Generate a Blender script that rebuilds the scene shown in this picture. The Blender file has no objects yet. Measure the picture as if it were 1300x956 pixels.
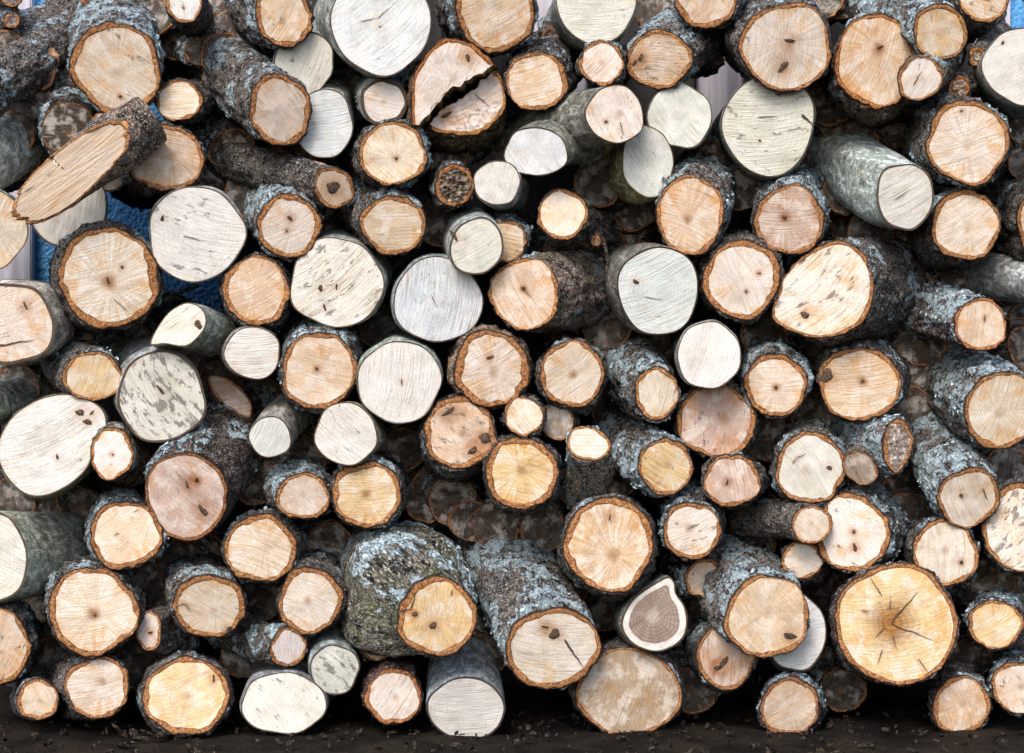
import bpy, math, random
import numpy as np
from mathutils import Vector

SC = bpy.context.scene
COL = SC.collection
# ------------------------------------------------------------------ camera, sky, sun, exposure
DIST = 2.2                      # metres from lens to the front of the woodpile
EYE = 0.0
cam_d = bpy.data.cameras.new('camera')
cam = bpy.data.objects.new('camera', cam_d); COL.objects.link(cam)
cam.location = (0, -DIST, EYE); cam.rotation_euler = (math.pi/2, 0, 0)
cam_d.sensor_width = 36.0; cam_d.lens = 36.0*DIST/1.3; cam_d.clip_start = 0.05; cam_d.clip_end = 500
SC.camera = cam
W = bpy.data.worlds.new('World'); SC.world = W; W.use_nodes = True
wn = W.node_tree.nodes; wl = W.node_tree.links
bg = wn['Background']; bg.inputs['Strength'].default_value = 0.15
sky = wn.new('ShaderNodeTexSky'); sky.sky_type = 'NISHITA'; sky.sun_disc = False
SUN_EL, SUN_AZ = 48.0, 202.0    # azimuth clockwise from +Y: behind the camera, a little to its left
sky.sun_elevation = math.radians(SUN_EL); sky.sun_rotation = math.radians(SUN_AZ)
sky.dust_density = 3.0; sky.air_density = 1.0
wl.new(sky.outputs[0], bg.inputs['Color'])
sd = bpy.data.lights.new('sun', 'SUN'); sd.energy = 1.25; sd.angle = math.radians(24); sd.color = (1.0, 0.965, 0.92)
sun = bpy.data.objects.new('sun', sd); COL.objects.link(sun)
ev = Vector((math.sin(math.radians(SUN_AZ))*math.cos(math.radians(SUN_EL)), math.cos(math.radians(SUN_AZ))*math.cos(math.radians(SUN_EL)), math.sin(math.radians(SUN_EL))))
sun.rotation_euler = (-ev).to_track_quat('-Z', 'Y').to_euler()
SC.view_settings.view_transform = 'Standard'; SC.view_settings.look = 'None'
SC.view_settings.gamma = 1.0; SC.view_settings.exposure = 0.86

# ------------------------------------------------------------------ helpers
def world(px, py, y):
    """photo pixel (1300 wide) at depth y metres behind the pile front -> world point"""
    k = (DIST + y)/DIST*0.001
    return np.array(((px-650)*k, y, (478-py)*k + EYE))

def hash3(ix, iy, iz, seed):
    n = (ix*374761393 + iy*668265263 + iz*2147483647 + seed*1274126177) & 0xffffffff
    n = ((n ^ (n >> 13))*1274126177) & 0xffffffff
    n = ((n ^ (n >> 15))*2246822519) & 0xffffffff
    return ((n ^ (n >> 16)) & 0xffffff)/float(0xffffff)*2-1

def vnoise(p, seed=0):
    f = np.floor(p); i = f.astype(np.int64); t = p-f; t = t*t*(3-2*t)
    r = 0
    for dx in (0, 1):
        wx = t[..., 0] if dx else 1-t[..., 0]
        for dy in (0, 1):
            wy = t[..., 1] if dy else 1-t[..., 1]
            for dz in (0, 1):
                wz = t[..., 2] if dz else 1-t[..., 2]
                r = r + wx*wy*wz*hash3(i[..., 0]+dx, i[..., 1]+dy, i[..., 2]+dz, seed)
    return r

def fbm(p, seed=0, o=3):
    r = 0; a = 1.0; q = p.copy()
    for k in range(o):
        r = r + a*vnoise(q, seed+k*17); q = q*2.03+5.1; a *= 0.5
    return r

def mesh_obj(name, V, F, mat, parent=None, attrs=None, loc=None, smooth=True):
    m = bpy.data.meshes.new(name)
    m.from_pydata(np.asarray(V).tolist(), [], F if isinstance(F, list) else F.tolist())
    if attrs:
        for k, (t, a) in attrs.items():
            at = m.attributes.new(k, t, 'POINT')
            key = {'FLOAT_VECTOR': 'vector', 'FLOAT_COLOR': 'color', 'FLOAT': 'value'}[t]
            at.data.foreach_set(key, np.ascontiguousarray(a, dtype=np.float32).ravel())
    if smooth: m.polygons.foreach_set('use_smooth', [True]*len(m.polygons))
    m.materials.append(mat)
    o = bpy.data.objects.new(name, m); COL.objects.link(o)
    if parent is not None: o.parent = parent
    if loc is not None: o.location = loc
    return o

def tag(o, label, cat, group=None, kind=None):
    o['label'] = label
    if cat: o['category'] = cat
    if group: o['group'] = group
    if kind: o['kind'] = kind
    return o

# ------------------------------------------------------------------ materials
class NT:
    def __init__(s, name):
        s.m = bpy.data.materials.new(name); s.m.use_nodes = True
        s.t = s.m.node_tree; s.n = s.t.nodes; s.l = s.t.links
        s.b = s.n['Principled BSDF']
    def _in(s, sock, v):
        if isinstance(v, bpy.types.NodeSocket): s.l.new(v, sock)
        elif v is not None: sock.default_value = v
    def math(s, op, a, b=None, c=None, clamp=False):
        n = s.n.new('ShaderNodeMath'); n.operation = op; n.use_clamp = clamp
        s._in(n.inputs[0], a); s._in(n.inputs[1], b); s._in(n.inputs[2], c); return n.outputs[0]
    def vmath(s, op, a, b=None):
        n = s.n.new('ShaderNodeVectorMath'); n.operation = op
        s._in(n.inputs[0], a)
        if op == 'SCALE': s._in(n.inputs['Scale'], b)
        else: s._in(n.inputs[1], b)
        return n.outputs[0]
    def attr(s, name):
        n = s.n.new('ShaderNodeAttribute'); n.attribute_name = name; return n
    def sep(s, v):
        n = s.n.new('ShaderNodeSeparateXYZ'); s.l.new(v, n.inputs[0]); return n.outputs
    def comb(s, x, y, z):
        n = s.n.new('ShaderNodeCombineXYZ'); s._in(n.inputs[0], x); s._in(n.inputs[1], y); s._in(n.inputs[2], z); return n.outputs[0]
    def noise(s, v, scale=1.0, detail=2.0, rough=0.5, dist=0.0):
        n = s.n.new('ShaderNodeTexNoise'); s._in(n.inputs['Vector'], v)
        n.inputs['Scale'].default_value = scale; n.inputs['Detail'].default_value = detail
        n.inputs['Roughness'].default_value = rough; n.inputs['Distortion'].default_value = dist
        return n.outputs[0]
    def voro(s, v, scale=1.0, feat='F1'):
        n = s.n.new('ShaderNodeTexVoronoi'); n.feature = feat; s._in(n.inputs['Vector'], v)
        n.inputs['Scale'].default_value = scale; return n.outputs[0]
    def ramp(s, v, lo, hi, a=0.0, b=1.0):
        n = s.n.new('ShaderNodeMapRange'); n.interpolation_type = 'SMOOTHSTEP'; s._in(n.inputs[0], v)
        for i, x in enumerate((lo, hi, a, b)): s._in(n.inputs[i+1], x)
        return n.outputs[0]
    def mix(s, f, a, b, mode='MIX'):
        n = s.n.new('ShaderNodeMix'); n.data_type = 'RGBA'; n.blend_type = mode
        s._in(n.inputs[0], f)
        for i, v in ((6, a), (7, b)):
            if isinstance(v, tuple) and len(v) == 3: v = (*v, 1)
            s._in(n.inputs[i], v)
        return n.outputs[2]
    def bump(s, h, dist, strength=1.0, normal=None):
        n = s.n.new('ShaderNodeBump'); s._in(n.inputs['Height'], h); n.inputs['Distance'].default_value = dist
        n.inputs['Strength'].default_value = strength
        if normal is not None: s.l.new(normal, n.inputs['Normal'])
        return n.outputs[0]
    def coords(s):
        return s.n.new('ShaderNodeTexCoord').outputs['Object']

def mat_wood():
    s = NT('sawn_wood')
    pol = s.attr('pol').outputs['Vector']; saw = s.attr('saw').outputs['Vector']
    par = s.attr('par').outputs['Vector']; tint = s.attr('tint').outputs['Color']
    px, py, rr = s.sep(pol); u, v, seed = s.sep(saw); heart, dirt, rays = s.sep(par)
    P = s.comb(u, v, seed)                        # millimetres, turned to the saw's direction
    # rays running out from the pith
    rn = s.noise(s.comb(s.math('MULTIPLY', px, 13.0), s.math('MULTIPLY', py, 13.0), s.math('ADD', s.math('MULTIPLY', rr, 0.7), seed)), 1.0, 4.0, 0.65)
    ray = s.ramp(rn, 0.36, 0.66)
    # growth rings following the outline
    wob = s.noise(s.vmath('SCALE', P, 0.05), 1.0, 2.0)
    ph = s.math('ADD', s.math('MULTIPLY', rr, 62.0), s.math('MULTIPLY', wob, 9.0))
    ring = s.math('MULTIPLY', s.math('ADD', s.math('SINE', ph), 1.0), 0.5)
    ringvar = s.noise(s.comb(s.math('MULTIPLY', rr, 7.0), seed, 0.0), 1.0, 2.0)
    # saw scratches along v
    bow = s.math('MULTIPLY', s.math('MULTIPLY', v, v), 0.0022)
    us = s.math('ADD', u, bow)
    s1 = s.noise(s.comb(s.math('MULTIPLY', us, 0.50), s.math('MULTIPLY', v, 0.018), seed), 1.0, 3.0, 0.6)
    s2 = s.noise(s.comb(s.math('MULTIPLY', us, 1.7), s.math('MULTIPLY', v, 0.05), s.math('ADD', seed, 7.0)), 1.0, 2.0, 0.6)
    sawm = s.math('ADD', s.math('MULTIPLY', s1, 0.55), s.math('MULTIPLY', s2, 0.45))
    blo = s.noise(s.vmath('SCALE', P, 0.028), 1.0, 3.0, 0.55, 0.4)
    blo2 = s.noise(s.vmath('ADD', s.vmath('SCALE', P, 0.05), (13.0, 5.0, 2.0)), 1.0, 3.0, 0.6)
    c = tint
    hwf, bigf, warmf = s.sep(s.attr('hrt').outputs['Vector'])
    warm = s.mix(1.0, tint, (0.96, 0.77, 0.55), 'MULTIPLY')
    lite = s.mix(0.55, tint, (0.92, 0.89, 0.85))
    c = s.mix(s.math('MULTIPLY', s.ramp(blo, 0.50, 0.66), s.math('ADD', 0.12, s.math('MULTIPLY', warmf, 0.80))), c, warm)
    c = s.mix(s.ramp(blo2, 0.46, 0.62, 0.0, 0.9), c, lite)
    # warm band just under the bark, only where the noise puts it
    edge = s.math('MULTIPLY', s.ramp(rr, 0.78, 1.0), s.ramp(blo2, 0.56, 0.42))
    c = s.mix(s.math('MULTIPLY', edge, s.math('MULTIPLY', rays, 0.6)), c, s.mix(1.0, tint, (0.95, 0.72, 0.42), 'MULTIPLY'))
    c = s.mix(s.math('MULTIPLY', s.math('MULTIPLY', ray, rays), 0.8), c, s.mix(1.0, c, (0.80, 0.62, 0.44), 'MULTIPLY'))
    c = s.mix(s.math('MULTIPLY', s.math('MULTIPLY', ring, ringvar), 0.50), c, s.mix(1.0, c, (0.84, 0.74, 0.60), 'MULTIPLY'))
    stain, samt, _z = s.sep(s.attr('stain').outputs['Vector'])
    sawk = s.ramp(s.noise(s.vmath('ADD', s.vmath('SCALE', P, 0.022), (1.0, 8.0, 4.0)), 1.0, 2.0), 0.35, 0.62, 0.25, 1.0)
    c = s.mix(s.math('MULTIPLY', s.math('MULTIPLY', samt, sawk), s.ramp(sawm, 0.51, 0.37, 0.0, 1.0)), c, s.mix(1.0, c, (0.62, 0.50, 0.40), 'MULTIPLY'))
    c = s.mix(s.ramp(sawm, 0.54, 0.70, 0.0, 0.30), c, (0.95, 0.92, 0.86))
    # heart
    hn = s.math('ADD', rr, s.math('MULTIPLY', s.math('SUBTRACT', blo2, 0.5), 0.25))
    hr = s.math('ADD', s.math('MULTIPLY', rn, 0.22), -0.11)
    hf = s.ramp(s.math('ADD', hn, hr), 0.27, 0.0)
    c = s.mix(s.math('MULTIPLY', hf, heart, clamp=True), c, (0.36, 0.19, 0.085))
    hz = s.math('ADD', rr, s.math('MULTIPLY', s.math('SUBTRACT', blo2, 0.5), 0.12))
    hwc = s.mix(s.math('MULTIPLY', ring, 0.6), s.mix(s.ramp(rn, 0.4, 0.6), (0.44, 0.34, 0.28), (0.31, 0.23, 0.19)), (0.23, 0.165, 0.13))
    hwc = s.mix(s.ramp(hz, 0.34, 0.10, 0.0, 0.8), hwc, (0.52, 0.44, 0.36))
    c = s.mix(s.math('MULTIPLY', hwf, s.ramp(hz, 0.83, 0.79)), c, hwc)
    c = s.mix(s.math('MULTIPLY', bigf, s.ramp(s.math('ADD', rr, s.math('MULTIPLY', s.math('SUBTRACT', rn, 0.5), 0.3)), 0.58, 0.12, 0.0, 0.95)), c, s.mix(s.math('MULTIPLY', ring, 0.7), (0.46, 0.22, 0.06), (0.27, 0.12, 0.035)))
    sn = s.math('MULTIPLY', stain, s.ramp(s.math('ADD', blo2, s.math('MULTIPLY', stain, 0.35)), 0.42, 0.78))
    c = s.mix(s.math('MULTIPLY', sn, 0.8), c, s.mix(1.0, c, (0.58, 0.34, 0.18), 'MULTIPLY'))
    fine = s.noise(s.vmath('SCALE', P, 0.9), 1.0, 4.0, 0.7)
    c = s.mix(s.ramp(fine, 0.47, 0.36, 0.0, 0.45), c, s.mix(1.0, c, (0.66, 0.55, 0.44), 'MULTIPLY'))
    wz = s.noise(s.vmath('ADD', s.vmath('SCALE', P, 0.016), (4.0, 1.0, 9.0)), 1.0, 5.0, 0.7)
    c = s.mix(s.ramp(wz, 0.50, 0.72, 0.0, 0.6), c, s.mix(1.0, c, (0.68, 0.64, 0.60), 'MULTIPLY'))
    # dirt, smears of sap gone black and small flecks
    g1 = s.noise(s.comb(s.math('MULTIPLY', us, 0.11), s.math('MULTIPLY', v, 0.045), s.math('ADD', seed, 3.0)), 1.0, 5.0, 0.72)
    thr = s.math('SUBTRACT', 0.72, s.math('MULTIPLY', dirt, 0.31))
    g = s.ramp(g1, thr, s.math('ADD', thr, 0.07), 0.0, 0.75)
    c = s.mix(g, c, (0.13, 0.105, 0.09))
    fl = s.noise(s.vmath('SCALE', P, 0.55), 1.0, 2.0, 0.6)
    flm = s.math('MULTIPLY', s.ramp(fl, 0.66, 0.73), s.ramp(g1, 0.42, 0.58))
    c = s.mix(s.math('MULTIPLY', flm, 0.8), c, (0.12, 0.085, 0.06))
    s.l.new(c, s.b.inputs['Base Color'])
    s.b.inputs['Roughness'].default_value = 0.82
    s.b.inputs['Specular IOR Level'].default_value = 0.2
    h = s.math('ADD', s.math('MULTIPLY', sawm, 1.0), s.math('MULTIPLY', s.noise(s.vmath('SCALE', P, 1.2), 1.0, 3.0), 0.35))
    s.l.new(s.bump(h, 0.0022, 1.0), s.b.inputs['Normal'])
    return s.m

def mat_bark():
    s = NT('bark')
    P = s.attr('lc').outputs['Vector']             # millimetres round the log
    bk = s.attr('bk').outputs['Vector']; t, lich, smoothk = s.sep(bk)
    mossf = s.attr('moss').outputs['Fac']
    tint = s.attr('tint').outputs['Color']
    n1 = s.noise(s.vmath('SCALE', P, 0.09), 1.0, 6.0, 0.72)
    n2 = s.noise(s.vmath('SCALE', P, 0.45), 1.0, 4.0, 0.7)
    cr = s.voro(s.vmath('ADD', s.vmath('SCALE', P, 0.16), s.vmath('SCALE', s.comb(n1, n2, n1), 1.4)), 1.0, 'DISTANCE_TO_EDGE')
    rough_c = s.mix(s.ramp(n1, 0.40, 0.60), (0.016, 0.013, 0.012), (0.22, 0.185, 0.16))
    rough_c = s.mix(s.ramp(n2, 0.52, 0.64), rough_c, (0.52, 0.50, 0.48))
    rough_c = s.mix(s.ramp(cr, 0.07, 0.0, 0.0, 0.8), rough_c, (0.012, 0.010, 0.010))
    red = s.noise(s.vmath('ADD', s.vmath('SCALE', P, 0.05), (3.0, 9.0, 1.0)), 1.0, 4.0, 0.7)
    rough_c = s.mix(s.ramp(red, 0.60, 0.72, 0.0, 0.5), rough_c, (0.26, 0.13, 0.075))
    rough_c = s.mix(1.0, rough_c, tint, 'MULTIPLY')
    m1 = s.noise(s.vmath('MULTIPLY', P, (0.05, 0.14, 0.05)), 1.0, 5.0, 0.65)
    sm = s.mix(s.ramp(m1, 0.35, 0.65), (0.15, 0.16, 0.145), (0.30, 0.31, 0.285))
    sm = s.mix(s.ramp(n2, 0.60, 0.75, 0.0, 0.7), sm, (0.50, 0.50, 0.46))
    sm = s.mix(s.ramp(n1, 0.56, 0.70, 0.0, 0.6), sm, (0.055, 0.05, 0.045))
    sm = s.mix(s.ramp(red, 0.55, 0.68, 0.0, 0.55), sm, (0.26, 0.20, 0.14))
    ll = s.noise(s.vmath('MULTIPLY', P, (0.10, 0.9, 0.10)), 1.0, 2.0, 0.5)
    sm = s.mix(s.ramp(ll, 0.66, 0.72, 0.0, 0.8), sm, (0.10, 0.085, 0.07))
    pk = s.noise(s.vmath('MULTIPLY', P, (0.11, 0.06, 0.11)), 1.0, 7.0, 0.78, 0.4)
    sm = s.mix(s.ramp(pk, 0.52, 0.58, 0.0, 0.9), sm, (0.52, 0.54, 0.52))
    sm = s.mix(s.ramp(pk, 0.46, 0.38, 0.0, 0.85), sm, (0.07, 0.065, 0.055))
    sm = s.mix(1.0, sm, s.vmath('SCALE', tint, 1.5), 'MULTIPLY')
    c = s.mix(smoothk, rough_c, sm)
    # moss
    mm = s.math('MULTIPLY', mossf, s.ramp(n1, 0.42, 0.58))
    c = s.mix(s.math('MULTIPLY', mm, 0.8), c, (0.085, 0.115, 0.035))
    # lichen crust
    ln = s.math('ADD', s.math('MULTIPLY', s.noise(s.vmath('SCALE', P, 0.075), 1.0, 3.0, 0.6, 0.5), 0.55), s.math('MULTIPLY', s.noise(s.vmath('SCALE', P, 0.30), 1.0, 5.0, 0.8, 0.5), 0.45))
    lsum = s.math('ADD', s.math('MULTIPLY', s.math('MINIMUM', lich, 0.85), 0.85), s.math('MULTIPLY', s.math('SUBTRACT', ln, 0.5), 4.6))
    lf = s.ramp(lsum, 0.58, 0.70)
    lc = s.mix(s.ramp(n2, 0.40, 0.58), (0.24, 0.36, 0.42), (0.76, 0.88, 0.92))
    c = s.mix(lf, c, lc)
    # sawn edge of the bark: inner bark orange brown, crust dark
    on = s.noise(s.vmath('SCALE', P, 0.35), 1.0, 4.0, 0.7)
    oc = s.mix(s.ramp(on, 0.33, 0.62), (0.34, 0.12, 0.04), (0.74, 0.36, 0.15))
    tt = s.math('ADD', t, s.math('MULTIPLY', s.math('SUBTRACT', on, 0.5), 0.55))
    oc = s.mix(s.ramp(tt, 0.20, 0.05, 0.0, 0.65), oc, (0.20, 0.10, 0.05))
    oc = s.mix(s.ramp(tt, 0.66, 0.86), oc, (0.065, 0.045, 0.035))
    oc = s.mix(smoothk, oc, (0.12, 0.085, 0.06))
    oc = s.mix(1.0, oc, s.vmath('MINIMUM', tint, (1.0, 1.0, 1.0)), 'MULTIPLY')
    c = s.mix(s.ramp(t, 1.0, 1.25), oc, c)
    # torn wood along a split
    fn = s.noise(s.vmath('MULTIPLY', P, (0.5, 0.03, 0.5)), 1.0, 4.0, 0.65)
    sw = s.mix(s.ramp(fn, 0.35, 0.65), (0.20, 0.115, 0.045), (0.58, 0.42, 0.22))
    c = s.mix(s.ramp(t, 2.3, 2.7), c, sw)
    s.l.new(c, s.b.inputs['Base Color'])
    s.b.inputs['Roughness'].default_value = 0.88
    s.b.inputs['Specular IOR Level'].default_value = 0.12
    h = s.math('ADD', s.math('MULTIPLY', n1, 1.0), s.math('MULTIPLY', n2, 0.5))
    h = s.math('ADD', h, s.math('MULTIPLY', s.ramp(cr, 0.0, 0.12), 0.25))
    h = s.math('MULTIPLY', h, s.math('SUBTRACT', 1.0, s.math('MULTIPLY', smoothk, 0.62)))
    h = s.math('ADD', h, s.math('MULTIPLY', lf, s.math('ADD', 0.4, s.math('MULTIPLY', n2, 0.6))))
    s.l.new(s.bump(h, 0.0065, 1.0), s.b.inputs['Normal'])
    return s.m

def mat_lichen():
    s = NT('lichen')
    P = s.coords()
    n = s.noise(P, 260.0, 3.0, 0.7); n2 = s.noise(P, 60.0, 2.0, 0.6)
    c = s.mix(s.ramp(n, 0.38, 0.62), (0.22, 0.33, 0.38), (0.56, 0.68, 0.73))
    c = s.mix(s.ramp(n2, 0.52, 0.66, 0.0, 0.7), c, (0.58, 0.66, 0.60))
    s.l.new(c, s.b.inputs['Base Color']); s.b.inputs['Roughness'].default_value = 0.9
    s.l.new(s.bump(n, 0.002, 1.0), s.b.inputs['Normal'])
    return s.m

def mat_dark():
    s = NT('decayed_wood')
    P = s.coords(); n = s.noise(P, 330.0, 4.0, 0.7)
    c = s.mix(s.ramp(n, 0.35, 0.65), (0.022, 0.015, 0.012), (0.17, 0.105, 0.065))
    s.l.new(c, s.b.inputs['Base Color']); s.b.inputs['Roughness'].default_value = 0.95
    s.l.new(s.bump(n, 0.003, 1.0), s.b.inputs['Normal'])
    return s.m

def mat_peel():
    s = NT('inner_bark')
    P = s.coords(); n = s.noise(P, 220.0, 4.0, 0.7); n2 = s.noise(P, 70.0, 3.0)
    c = s.mix(s.ramp(n, 0.35, 0.65), (0.33, 0.14, 0.06), (0.64, 0.34, 0.17))
    c = s.mix(s.ramp(n2, 0.5, 0.65, 0, 0.5), c, (0.55, 0.42, 0.30))
    s.l.new(c, s.b.inputs['Base Color']); s.b.inputs['Roughness'].default_value = 0.9
    s.l.new(s.bump(n, 0.002, 1.0), s.b.inputs['Normal'])
    return s.m

def mat_soil():
    s = NT('dark_soil')
    P = s.coords(); n = s.noise(P, 14.0, 8.0, 0.7); n2 = s.noise(P, 160.0, 4.0, 0.7)
    c = s.mix(s.ramp(n, 0.35, 0.65), (0.010, 0.008, 0.007), (0.034, 0.026, 0.019))
    c = s.mix(s.ramp(n2, 0.62, 0.72, 0, 0.5), c, (0.085, 0.06, 0.035))
    s.l.new(c, s.b.inputs['Base Color']); s.b.inputs['Roughness'].default_value = 1.0
    s.b.inputs['Specular IOR Level'].default_value = 0.1
    s.l.new(s.bump(s.math('ADD', n, n2), 0.012, 1.0), s.b.inputs['Normal'])
    return s.m

def mat_blue():
    s = NT('blue_paint')
    P = s.coords(); v = s.voro(P, 170.0); n = s.noise(P, 25.0, 4.0, 0.6); n2 = s.noise(P, 230.0, 2.0)
    c = s.mix(s.ramp(n, 0.35, 0.65), (0.06, 0.27, 0.60), (0.12, 0.44, 0.82))
    c = s.mix(s.ramp(n2, 0.55, 0.68, 0, 0.55), c, (0.30, 0.58, 0.85))
    c = s.mix(s.ramp(v, 0.25, 0.08, 0, 0.6), c, (0.02, 0.10, 0.28))
    s.l.new(c, s.b.inputs['Base Color']); s.b.inputs['Roughness'].default_value = 0.6
    s.l.new(s.bump(s.math('ADD', v, n2), 0.003, 0.8), s.b.inputs['Normal'])
    return s.m

def mat_board():
    s = NT('weathered_board')
    P = s.coords()
    g = s.noise(s.vmath('MULTIPLY', P, (60.0, 60.0, 3.0)), 1.0, 5.0, 0.6); n = s.noise(P, 9.0, 3.0)
    c = s.mix(s.ramp(g, 0.3, 0.7), (0.38, 0.36, 0.42), (0.66, 0.63, 0.70))
    c = s.mix(s.ramp(n, 0.5, 0.7, 0, 0.4), c, (0.40, 0.33, 0.33))
    s.l.new(c, s.b.inputs['Base Color']); s.b.inputs['Roughness'].default_value = 0.8
    s.l.new(s.bump(g, 0.002, 0.8), s.b.inputs['Normal'])
    return s.m

M_WOOD, M_BARK, M_LICH, M_DARK, M_PEEL = mat_wood(), mat_bark(), mat_lichen(), mat_dark(), mat_peel()
def mat_gap_shade():
    s = NT('gap_shade')
    P = s.coords(); g = s.noise(s.vmath('MULTIPLY', P, (60.0, 60.0, 3.0)), 1.0, 5.0, 0.6)
    c = s.mix(s.ramp(g, 0.3, 0.7), (0.012, 0.011, 0.011), (0.035, 0.030, 0.027))  # shade behind the logs put into the board colour
    s.l.new(c, s.b.inputs['Base Color']); s.b.inputs['Roughness'].default_value = 0.9
    s.l.new(s.bump(g, 0.002, 0.8), s.b.inputs['Normal'])
    return s.m

M_SOIL, M_BLUE, M_BOARD, M_GAP_SHADE = mat_soil(), mat_blue(), mat_board(), mat_gap_shade()

TINT = dict(
    tan=(0.79, 0.62, 0.46), cream=(0.84, 0.73, 0.61), yellow=(0.82, 0.62, 0.37), pink=(0.66, 0.50, 0.42),
    grey=(0.40, 0.33, 0.27), white=(0.80, 0.79, 0.72), cool=(0.74, 0.79, 0.82), bone=(0.84, 0.77, 0.70),
    green=(0.70, 0.74, 0.66), brown=(0.50, 0.40, 0.29), dark=(0.075, 0.058, 0.046), gold=(0.84, 0.64, 0.38))  # dark: shade of the deep gaps put into the wood colour

# ------------------------------------------------------------------ the setting
GROUND_Z = world(0, 934, 0)[2]
def build_ground():
    n = 150
    xs = np.linspace(-1, 1, n); xs = np.sign(xs)*(np.abs(xs)**3)*60
    ys = np.concatenate([np.linspace(-1, 0, n//2)**3*60-0.1, np.linspace(0, 1, n//2)**3*60-0.09])
    ys = np.sort(ys)
    xd = np.unique(np.concatenate([xs[np.abs(xs) > 1.4], np.linspace(-1.4, 1.4, 240)]))
    yd = np.unique(np.concatenate([ys[np.abs(ys+0.2) > 0.7], np.linspace(-0.9, 0.5, 150)]))
    X, Y = np.meshgrid(xd, yd, indexing='ij')
    p = np.stack([X*18, Y*18, X*0], -1)
    Z = GROUND_Z + 0.006*fbm(p, 5, 4)*np.clip(1.5-np.abs(X)/3, 0, 1)
    V = np.stack([X, Y, Z], -1).reshape(-1, 3); a, b = X.shape
    I = np.arange(a*b).reshape(a, b)
    F = np.stack([I[:-1, :-1], I[1:, :-1], I[1:, 1:], I[:-1, 1:]], -1).reshape(-1, 4)
    g = mesh_obj('ground', V, F, M_SOIL); g['kind'] = 'structure'
build_ground()

def box_mesh(x0, x1, y0, y1, z0, z1, bev=0.002):
    import bmesh
    bm = bmesh.new(); bmesh.ops.create_cube(bm, size=1)
    for v in bm.verts: v.co = Vector(((x0+x1)/2+v.co.x*(x1-x0), (y0+y1)/2+v.co.y*(y1-y0), (z0+z1)/2+v.co.z*(z1-z0)))
    bmesh.ops.bevel(bm, geom=bm.edges[:], offset=bev, segments=2, affect='EDGES')
    me = bpy.data.meshes.new('m'); bm.to_mesh(me); bm.free(); return me

WALL_Y = 0.40
wall = bpy.data.objects.new('shed_wall', None); COL.objects.link(wall); wall.location = (0, WALL_Y, GROUND_Z)
tag(wall, 'blue painted shed wall with pale weathered boards, glimpsed behind the woodpile', 'wall')
def wall_part(name, pxa, pxb, mat, y0, y1, z1=0.85):
    xa, xb = world(pxa, 0, y0)[0], world(pxb, 0, y0)[0]
    me = box_mesh(xa, xb, y0-WALL_Y, y1-WALL_Y, -0.02, z1-GROUND_Z); me.name = name; me.materials.append(mat)
    o = bpy.data.objects.new(name, me); COL.objects.link(o); o.parent = wall
wall_part('blue_panel', -700, 2000, M_BLUE, WALL_Y, WALL_Y+0.03)
for a, b in ((-60, 40), (655, 745), (884, 944), (1238, 1283)):
    wall_part('weathered_board', a, b, M_BOARD, WALL_Y-0.022, WALL_Y-0.0015)
def gap_shade_boards(pa, pb, pz):                       # near-black boards added over the blue so gaps read as shade
    zt = world(0, pz, WALL_Y)[2]; n_ = max(1, round((pb-pa)/100)); w = (pb-pa)/n_
    for q in range(n_):
        wall_part('gap_shade_board', pa+q*w+1, pa+(q+1)*w-1, M_GAP_SHADE, WALL_Y-0.048, WALL_Y-0.0235, zt)
gap_shade_boards(-300, 300, 415); gap_shade_boards(300, 650, -350); gap_shade_boards(747, 883, -350); gap_shade_boards(946, 1236, -350); gap_shade_boards(1240, 1600, 170)
gap_shade_boards(651, 746, 150); gap_shade_boards(885, 943, 170)

def litter():
    rng = np.random.default_rng(8); V = []; F = []
    for q in range(1500):
        x = rng.uniform(-0.85, 0.85); y = rng.uniform(-0.5, 0.12); r = rng.uniform(0.0015, 0.007)*(1 if rng.random() < .93 else 2.0)
        a = rng.uniform(0, 6.28); h = rng.uniform(0.001, 0.004); asp = rng.uniform(.2, .8); o = len(V); tl = rng.normal(0, .35, 2)
        for lv in (0, 1):
            for c in range(6):
                t = c/6*6.283; u = math.cos(t)*r*rng.uniform(.7, 1.2); v = math.sin(t)*r*asp*rng.uniform(.7, 1.2)
                X = u*math.cos(a)-v*math.sin(a); Y = u*math.sin(a)+v*math.cos(a)
                V.append((x+X, y+Y, GROUND_Z+0.005+lv*h+X*tl[0]+Y*tl[1]))
        F.append([o+6+c for c in range(6)])
        for c in range(6): F.append([o+c, o+(c+1) % 6, o+6+(c+1) % 6, o+6+c])
    n = len(V); V = np.array(V); tn = np.repeat(rng.uniform(0.08, 0.65, 1500), 12)
    at = {'lc': ('FLOAT_VECTOR', V*1000), 'bk': ('FLOAT_VECTOR', np.tile((2., 0, 0), (n, 1))), 'moss': ('FLOAT', np.zeros(n)),
          'tint': ('FLOAT_COLOR', np.column_stack([tn, tn*.85, tn*.7, tn*0+1]))}
    o = mesh_obj('bark_litter', V, F, M_BARK, None, at, smooth=False)
    tag(o, 'loose bark chips and crumbs scattered over the dark soil before the pile', 'litter', kind='stuff')
litter()

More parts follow.
